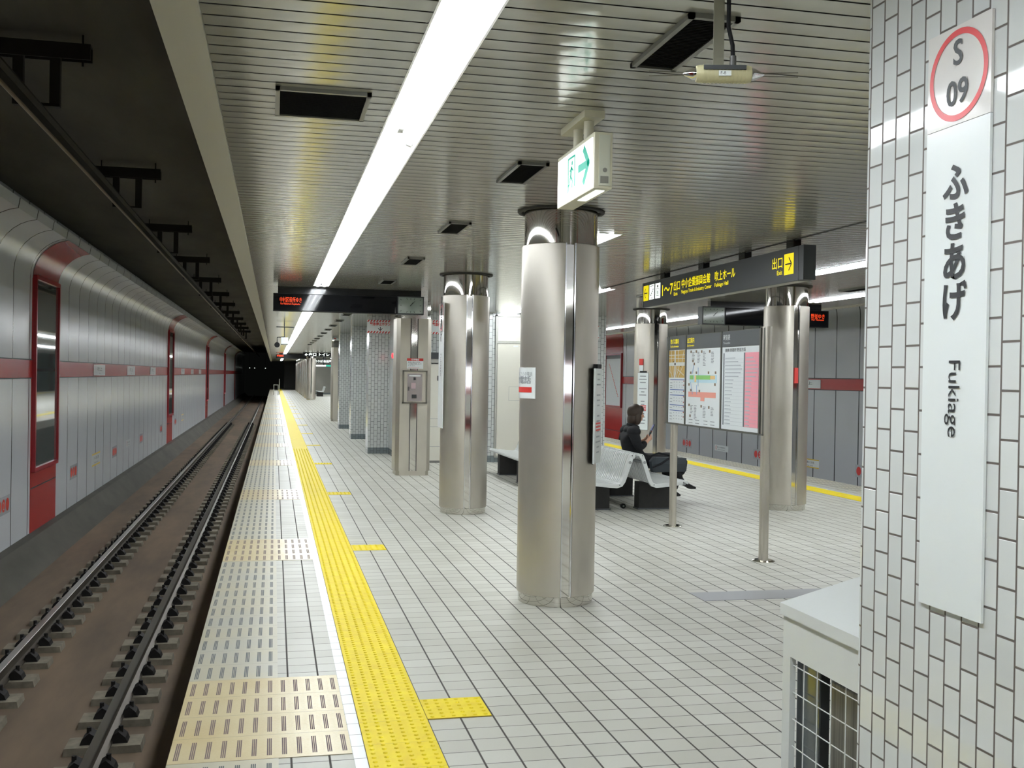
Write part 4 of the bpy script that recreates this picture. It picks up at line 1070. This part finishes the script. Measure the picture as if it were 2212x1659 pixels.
g.build('plan_stair', mat('plan_blue', '#7fa6cf', .5), pB)
g = MB()
sq = [(9.60, 1.775), (9.47, 1.775), (9.34, 1.772), (9.15, 1.77), (9.55, 1.685), (9.515, 1.655), (9.60, 1.57), (9.46, 1.57), (9.17, 1.57), (9.01, 1.57), (9.64, 1.455), (9.02, 1.46), (9.59, 1.40), (9.38, 1.395), (9.63, 1.255), (9.33, 1.25), (9.15, 1.245), (9.60, 1.15)]
for y, z in sq: lp(g, y + .014, y - .014, z - .012, z + .012, 2)
g.build('exit_number_square', mat('plan_brown', '#84715d', .5), pB)
g = MB(); rnd = random.Random(3)
for y, z in ((9.565, 1.765), (9.435, 1.765), (9.30, 1.765), (9.11, 1.76), (9.59, 1.25), (9.50, 1.25), (9.285, 1.245), (9.10, 1.24)):
    for q in range(rnd.choice((6, 8, 10))): 
        lp(g, y + .005, y - .028 - rnd.random() * .03, z - .002 - q * .014, z + .004 - q * .014, 1)
for y in (9.63, 9.47, 9.27, 9.11):
    for q in range(2): lp(g, y, y - .09, 1.11 - q * .03, 1.116 - q * .03, 1)
g.build('plan_text', M_inkgrey, pB)
# timetable
g = MB(); lp(g, 8.39, 8.127, 1.10, 1.745, 1); g.build('pink_column', M_pink, pC)
g = MB(); lp(g, 8.84, 8.82, 1.10, 1.745, 1); lp(g, 8.415, 8.392, 1.10, 1.745, 2); g.build('hour_column', mat('hour_grey', '#6e7479', .5), pC)
g = MB(); rnd = random.Random(5)
for q in range(19):
    z = 1.70 - q * .0325; lp(g, 8.81, 8.43, z - .012, z - .0105, 1); lp(g, 8.385, 8.13, z - .012, z - .0105, 2)
    L = .1 + .2 * math.exp(-((q - 3) / 3.) ** 2) + rnd.random() * .05
    lp(g, 8.80, 8.80 - L, z - .004, z + .004, 1); lp(g, 8.375, 8.375 - L * .7, z - .004, z + .004, 2)
g.build('departure_line', mat('ink_pale', '#b3b9bf', .5), pC)
text('lettering', '鶴舞 御器所 野並方面', .035, M_ink, pC, (bx - .0075, 8.80, 1.758), width=.42, **LX)
text('header_lettering', '市バス案内', .058, M_lit_yellow, t, (bx - .0055, 10.15, 1.865), width=.22, bold=.01, **LX)
text('header_lettering', '出口案内', .058, M_lit_yellow, t, (bx - .0055, 9.70, 1.865), width=.17, bold=.0, **LX)
text('header_lettering', '時刻表', .058, M_signwhite, t, (bx - .0055, 8.85, 1.865), width=.145, bold=.01, **LX)
text('small_header_lettering', 'City Bus Information', .028, M_lit_yellow, t, (bx - .0055, 10.15, 1.828), width=.22, **LX)
text('small_header_lettering', 'Exit Information', .028, M_lit_yellow, t, (bx - .0055, 9.70, 1.828), width=.17, **LX)
text('small_header_lettering', 'Timetable', .028, M_signwhite, t, (bx - .0055, 8.85, 1.828), width=.145, **LX)

# ------------------------------------------------------------------ benches
def bench(cx, s_, y0, y1, label, group=None):
    """seat profile in (distance from the pair's centre line, z); s_ = +1 faces +X"""
    t = thing('slatted_bench', (cx + s_ * .4, (y0 + y1) / 2, 0), label, 'bench', group)
    path = [(.045, .610), (.030, .628), (.022, .648), (.034, .664), (.058, .668), (.075, .655), (.094, .61), (.125, .52), (.155, .43), (.175, .375), (.195, .345), (.23, .335), (.30, .340), (.42, .352), (.53, .366), (.575, .372), (.60, .366), (.612, .350), (.606, .330)]
    th = .018
    def poly(k, extra=0.):
        L = []
        pts = [Vector((a, b)) for a, b in path]; up = []; dn = []
        for i, p in enumerate(pts):
            d = (pts[min(i + 1, len(pts) - 1)] - pts[max(i - 1, 0)]).normalized(); n = Vector((-d.y, d.x))
            up.append(p + n * extra * .4); dn.append(p - n * (k + extra))
        return [(cx + s_ * q.x, q.y) for q in up + dn[::-1]]
    mb = MB(); pl = poly(.016); n = int((y1 - y0 - .08) / .056)
    for i in range(n):
        a = y0 + .04 + (y1 - y0 - .08) * i / n; mb.prism(pl, a + .008, a + (y1 - y0 - .08) / n - .008, 'y')
    mb.build('seat_slats', M_bench, t, smooth=True, bevel=0)
    for a in (y0, y1 - .045): MB().prism(poly(.042, .002), a, a + .045, 'y').build('end_frame', M_bench, t, smooth=True, bevel=.004)
    mb = MB()
    for a, b in ((.085, .575), (.56, .335)): mb.tube([(cx + s_ * a, y0 - .004, b), (cx + s_ * a, y1 + .004, b)], .017, 12)
    mb.build('support_tube', mat('tube_grey', '#8d9090', .35, .3), t, smooth=True)
    mb = MB()
    for a, b in ((.06, .650), (.20, .325), (.55, .352)): mb.tube([(cx + s_ * a, y0 - .003, b), (cx + s_ * a, y0 + .001, b)], .006, 8)
    mb.build('bolt', M_ink, t)
    for yb_ in (y0 + .42, y1 - .58):
        o = MB().box(cx + s_ * .175, cx + s_ * .56, yb_, yb_ + .16, 0.012, .315).build('base_box', M_benchbase, t, bevel=.008)
        MB().box(cx + s_ * .165, cx + s_ * .57, yb_ - .01, yb_ + .17, 0, .014).build('foot_plate', mat('foot_plate_grey', '#53565a', .4, .4), o)
    return t
BC = 3.935
bench(BC, -1, 11.0, 13.3, 'slatted white bench facing the left track, near pair')
bench(BC, 1, 11.0, 13.3, 'slatted white bench facing the right track, where the person sits')
bench(BC, -1, 13.9, 16.2, 'slatted white bench facing the left track, far pair before the tiled block')
bench(BC, 1, 13.9, 16.2, 'slatted white bench facing the right track, far pair behind the person')
bench(3.35, -1, 70.0, 72.2, 'distant white bench in the open middle beyond the tiled block')

# ------------------------------------------------------------------ seated person
def skin(name, verts, edges, radii, m, parent, sub=2, root=0):
    me = bpy.data.meshes.new(name); o0 = wloc(parent)
    me.from_pydata([tuple(Vector(v) - o0) for v in verts], edges, [])
    o = bpy.data.objects.new(name, me); COL.objects.link(o)
    md = o.modifiers.new('s', 'SKIN'); md.use_smooth_shade = True; md.branch_smoothing = .6
    for i, r in enumerate(radii):
        r = r if isinstance(r, tuple) else (r, r); me.skin_vertices[0].data[i].radius = r
        me.skin_vertices[0].data[i].use_root = (i == root)
    sb = o.modifiers.new('b', 'SUBSURF'); sb.levels = sub; sb.render_levels = sub
    bpy.context.view_layer.update(); dg = bpy.context.evaluated_depsgraph_get(); dg.update()
    nm = bpy.data.meshes.new_from_object(o.evaluated_get(dg)); bpy.data.objects.remove(o); bpy.data.meshes.remove(me)
    nm.name = name; nm.materials.clear(); nm.materials.append(m)
    for p in nm.polygons: p.use_smooth = True; p.material_index = 0
    q = bpy.data.objects.new(name, nm); COL.objects.link(q); q.parent = parent
    return q
PY = 12.3
pr_ = thing('seated_person', (4.42, PY, .36), 'person in a black coat and heeled boots sitting on the bench, looking at a phone', 'person')
V = []; E_ = []; R_ = []
def add(p, r, prev=None):
    V.append((p[0], PY + p[1], p[2])); R_.append(r)
    if prev is not None: E_.append((prev, len(V) - 1))
    return len(V) - 1
pel = add((4.37, 0, .46), .105); sp1 = add((4.31, 0, .60), .095, pel); ch = add((4.285, 0, .76), .105, sp1); nb0 = add((4.31, 0, .865), .055, ch); nk = add((4.335, 0, .91), .04, nb0); hd0 = add((4.355, 0, .965), .048, nk); hd = add((4.365, 0, 1.045), .07, hd0)
for s_ in (-1, 1):
    sh = add((4.29, s_ * .145, .835), .05, ch)
    el = add((4.345, s_ * .20, .63), .038, sh)
    wr = add((4.485, s_ * .075 - .03, .715), .022, el)
    pm = add((4.52, s_ * .05 - .03, .745), (.026, .016), wr)
    for k in range(4):
        f1 = add((4.537 + .003 * k, s_ * .038 - .03 + s_ * .004 * k, .775 - .013 * k), .0082, pm)
        f2 = add((4.552 + .004 * k, s_ * .02 - .03, .795 - .014 * k), .0075, f1)
        f3 = add((4.55 + .004 * k, s_ * .006 - .03, .803 - .014 * k), .0065, f2)
    th1 = add((4.515, s_ * .03 - .03, .775), .0085, pm); add((4.522, s_ * .012 - .03, .795), .0075, th1)
    hp = add((4.42, s_ * .08, .45), .085, pel)
    if s_ < 0: kn = add((4.84, .0, .525), .06, hp); cf = add((4.90, -.02, .40), .052, kn); an = add((4.975, -.02, .215), .03, cf); add((5.06, -.02, .165), .024, an)
    else: kn = add((4.80, .11, .42), .058, hp); cf = add((4.83, .11, .28), .05, kn); an = add((4.87, .11, .095), .03, cf); add((4.95, .11, .045), .024, an)
skin('body', V, E_, R_, M_skin, pr_)
# face and ears
g = MB(); hc = Vector((4.375, PY, 1.05))
def ell(mb, c, r, n=14, m=10, rot=0.):
    base = len(mb.v)
    for i in range(m + 1):
        a = PI * i / m
        for k in range(n):
            b = 2 * PI * k / n; x, y, z = r[0] * math.sin(a) * math.cos(b), r[1] * math.sin(a) * math.sin(b), r[2] * math.cos(a)
            x, z = x * math.cos(rot) + z * math.sin(rot), -x * math.sin(rot) + z * math.cos(rot)
            mb.v.append((c[0] + x, c[1] + y, c[2] + z))
    for i in range(m):
        for k in range(n): mb.f.append((base + i * n + k, base + i * n + (k + 1) % n, base + (i + 1) * n + (k + 1) % n, base + (i + 1) * n + k)); mb.m.append(mb.cur)
ell(g, hc, (.086, .068, .103), rot=.35); ell(g, hc + Vector((.03, 0, -.06)), (.05, .045, .045)); ell(g, hc + Vector((.088, 0, -.03)), (.016, .011, .02))
for s_ in (-1, 1): ell(g, hc + Vector((-.005, s_ * .07, -.02)), (.016, .009, .026))
g.build('head', M_skin, pr_, smooth=True)
g = MB()
for s_ in (-1, 1): ell(g, hc + Vector((.078, s_ * .028, .003)), (.008, .012, .006), 8, 6)
g.build('eye', M_ink, pr_, smooth=True)
g = MB(); ell(g, hc + Vector((.078, 0, -.062)), (.008, .02, .006), 8, 6); g.build('mouth', mat('lips', '#a5534c', .4), pr_, smooth=True)
g = MB(); ell(g, hc + Vector((-.018, 0, .022)), (.098, .088, .102), 20, 14, rot=.2)
ell(g, hc + Vector((-.05, 0, -.06)), (.062, .076, .10), 18, 12, rot=.15); ell(g, hc + Vector((.045, 0, .055)), (.048, .062, .05), 14, 10, rot=.6)
for s_ in (-1, 1): ell(g, hc + Vector((.0, s_ * .066, -.045)), (.045, .022, .09), 12, 10)
g.build('hair', M_hair, pr_, smooth=True)
# coat: torso, sleeves, skirt over the thighs
V = []; E_ = []; R_ = []
a = add((4.385, 0, .455), (.13, .165)); b = add((4.335, 0, .56), (.125, .16), a); c_ = add((4.295, 0, .70), (.125, .17), b); d_ = add((4.285, 0, .815), (.115, .165), c_); e_ = add((4.315, 0, .885), (.075, .08), d_); add((4.335, 0, .925), (.066, .066), e_)
for s_ in (-1, 1):
    sh = add((4.29, s_ * .15, .83), .082, d_); md_ = add((4.31, s_ * .19, .74), .07, sh); el = add((4.345, s_ * .20, .625), .06, md_); add((4.465, s_ * .085 - .03, .705), .040, el)
    hp = add((4.50, s_ * .085, .462), .098, a); kn = add((4.70, s_ * .06 + (.02), .475), .088, hp)
    if s_ < 0: k2 = add((4.87, .0, .50), .076, kn); k3 = add((4.95, -.01, .37), .07, k2); add((5.0, -.01, .285), .058, k3)
    else: k2 = add((4.84, .10, .43), .078, kn); add((4.87, .10, .30), .066, k2)
skin('coat', V, E_, R_, M_coat, pr_)
g = MB()
ell(g, (4.335, PY, .90), (.085, .09, .035), 20, 10, rot=.3); g.build('collar', M_coat, pr_, smooth=True)
g = MB()
for s_ in (-1, 1): ell(g, (4.30, PY + s_ * .13, .835), (.085, .095, .075), 18, 12)
ell(g, (4.30, PY, .85), (.08, .13, .06), 18, 12)
g.build('shoulder_yoke', M_coat, pr_, smooth=True)
V = []; E_ = []; R_ = []
h0_ = add((4.40, 0, .46), .10)
k_ = add((4.84, .0, .525), .068, add((4.42, -.08, .45), .09, h0_)); add((4.965, -.02, .225), .042, add((4.90, -.02, .40), .06, k_))
k_ = add((4.80, .11, .42), .066, add((4.42, .08, .45), .09, h0_)); add((4.87, .11, .105), .042, add((4.83, .11, .28), .058, k_))
skin('tights', V, E_, R_, M_coat, pr_)
def boot(ank, toe, y, nm, floor=False):
    V.clear(); E_.clear(); R_.clear()
    an = Vector((ank[0], y, ank[1])); to = Vector((toe[0], y, toe[1])); d = (to - an).normalized(); dn = Vector((d.z, 0, -d.x)); dn = dn if dn.z < 0 else -dn
    up = Vector((ank[0] - (.06 if not floor else .02), y, ank[1] + .16))
    p0 = add(up, .047); p1 = add(an, .038, p0); heel = add(an + dn * .03 - d * .022, .028, p1); ball = add(an + (to - an) * .62 + dn * .022, (.022, .034), p1); add(to + dn * .012, (.007, .012), ball)
    o = skin(nm, V, E_, R_, M_boot, pr_)
    MB().tube([Vector((0, PY, 0)) + an + dn * .04 - d * .03, Vector((0, PY, 0)) + an + dn * (.105 if not floor else .092) - d * .022], [.014, .006], 8).build('boot_heel', M_boot, o)
boot((4.975, .205), (5.18, .135), -.02, 'boot')
boot((4.875, .10), (5.03, .03), .11, 'boot', True)
# phone in the hand
t = thing('flip_phone', (4.55, PY - .03, .75), 'open flip phone held in the hands of the seated person', 'phone')
d = Vector((.30, 0, .95)).normalized(); c = Vector((4.545, PY - .03, .79)); nn = Vector((-d.z, 0, d.x)); yv = Vector((0, 1, 0))
g = MB(); g.obox(c, d * .045, yv * .024, nn * .006); g.build('keypad_half', M_black, t, bevel=.003)
d2 = Vector((.42, 0, .9)).normalized(); n2 = Vector((-d2.z, 0, d2.x)); cc = c + d * .047 + d2 * .05
g = MB(); g.obox(cc, d2 * .05, yv * .024, n2 * .005); o = g.build('screen_half', mat('phone_blue', '#3a3b52', .3), t, bevel=.003)
g = MB(); g.obox(cc + n2 * .0055, d2 * .036, yv * .018, n2 * .0008); g.build('screen', mat('phone_screen', '#6b6f93', .2, emit='#8088c0', es=.3), o)
g = MB(); g.tube([c + d * .046 - yv * .026, c + d * .046 + yv * .026], .008, 10); g.build('hinge', M_chrome, t)
# shoulder bag beside the person
t = thing('shoulder_bag', (4.72, 12.03, .36), 'dark grey shoulder bag standing on the bench beside the person', 'bag')
by = 12.06
mb = MB(); mb.prism([(4.50, .365), (4.93, .375), (4.945, .50), (4.92, .545), (4.52, .555), (4.475, .50)], by - .055, by + .055, 'y'); mb.build('bag_body', M_bag, t, bevel=.018, smooth=True)
mb = MB(); mb.prism([(4.505, .47), (4.92, .475), (4.925, .545), (4.52, .557)], by - .062, by - .054, 'y'); mb.build('flap', mat('bag_flap', '#353d43', .55), t, bevel=.002)
MB().tube([(4.49, by - .05, .43), (4.60, by - .066, .48), (4.70, by - .066, .545), (4.78, by - .03, .565), (4.60, by + .03, .60), (4.48, by + .02, .56)], .012, 8).build('strap', M_coat, t, smooth=True)
# small object lying under the bench
t = tag(MB().tube([(3.955, 11.5, .03), (3.955, 11.54, .03)], .028, 16).build('roller_wheel', M_blackmatt), 'small black wheel lying on the floor under the benches', 'wheel')
MB().tube([(3.955, 11.498, .03), (3.955, 11.5, .03)], .012, 12).build('hub', mat('hub_grey', '#6f7a70', .4), t)

pr_.location.z += .02
bpy.data.objects['flip_phone'].location.z += .02
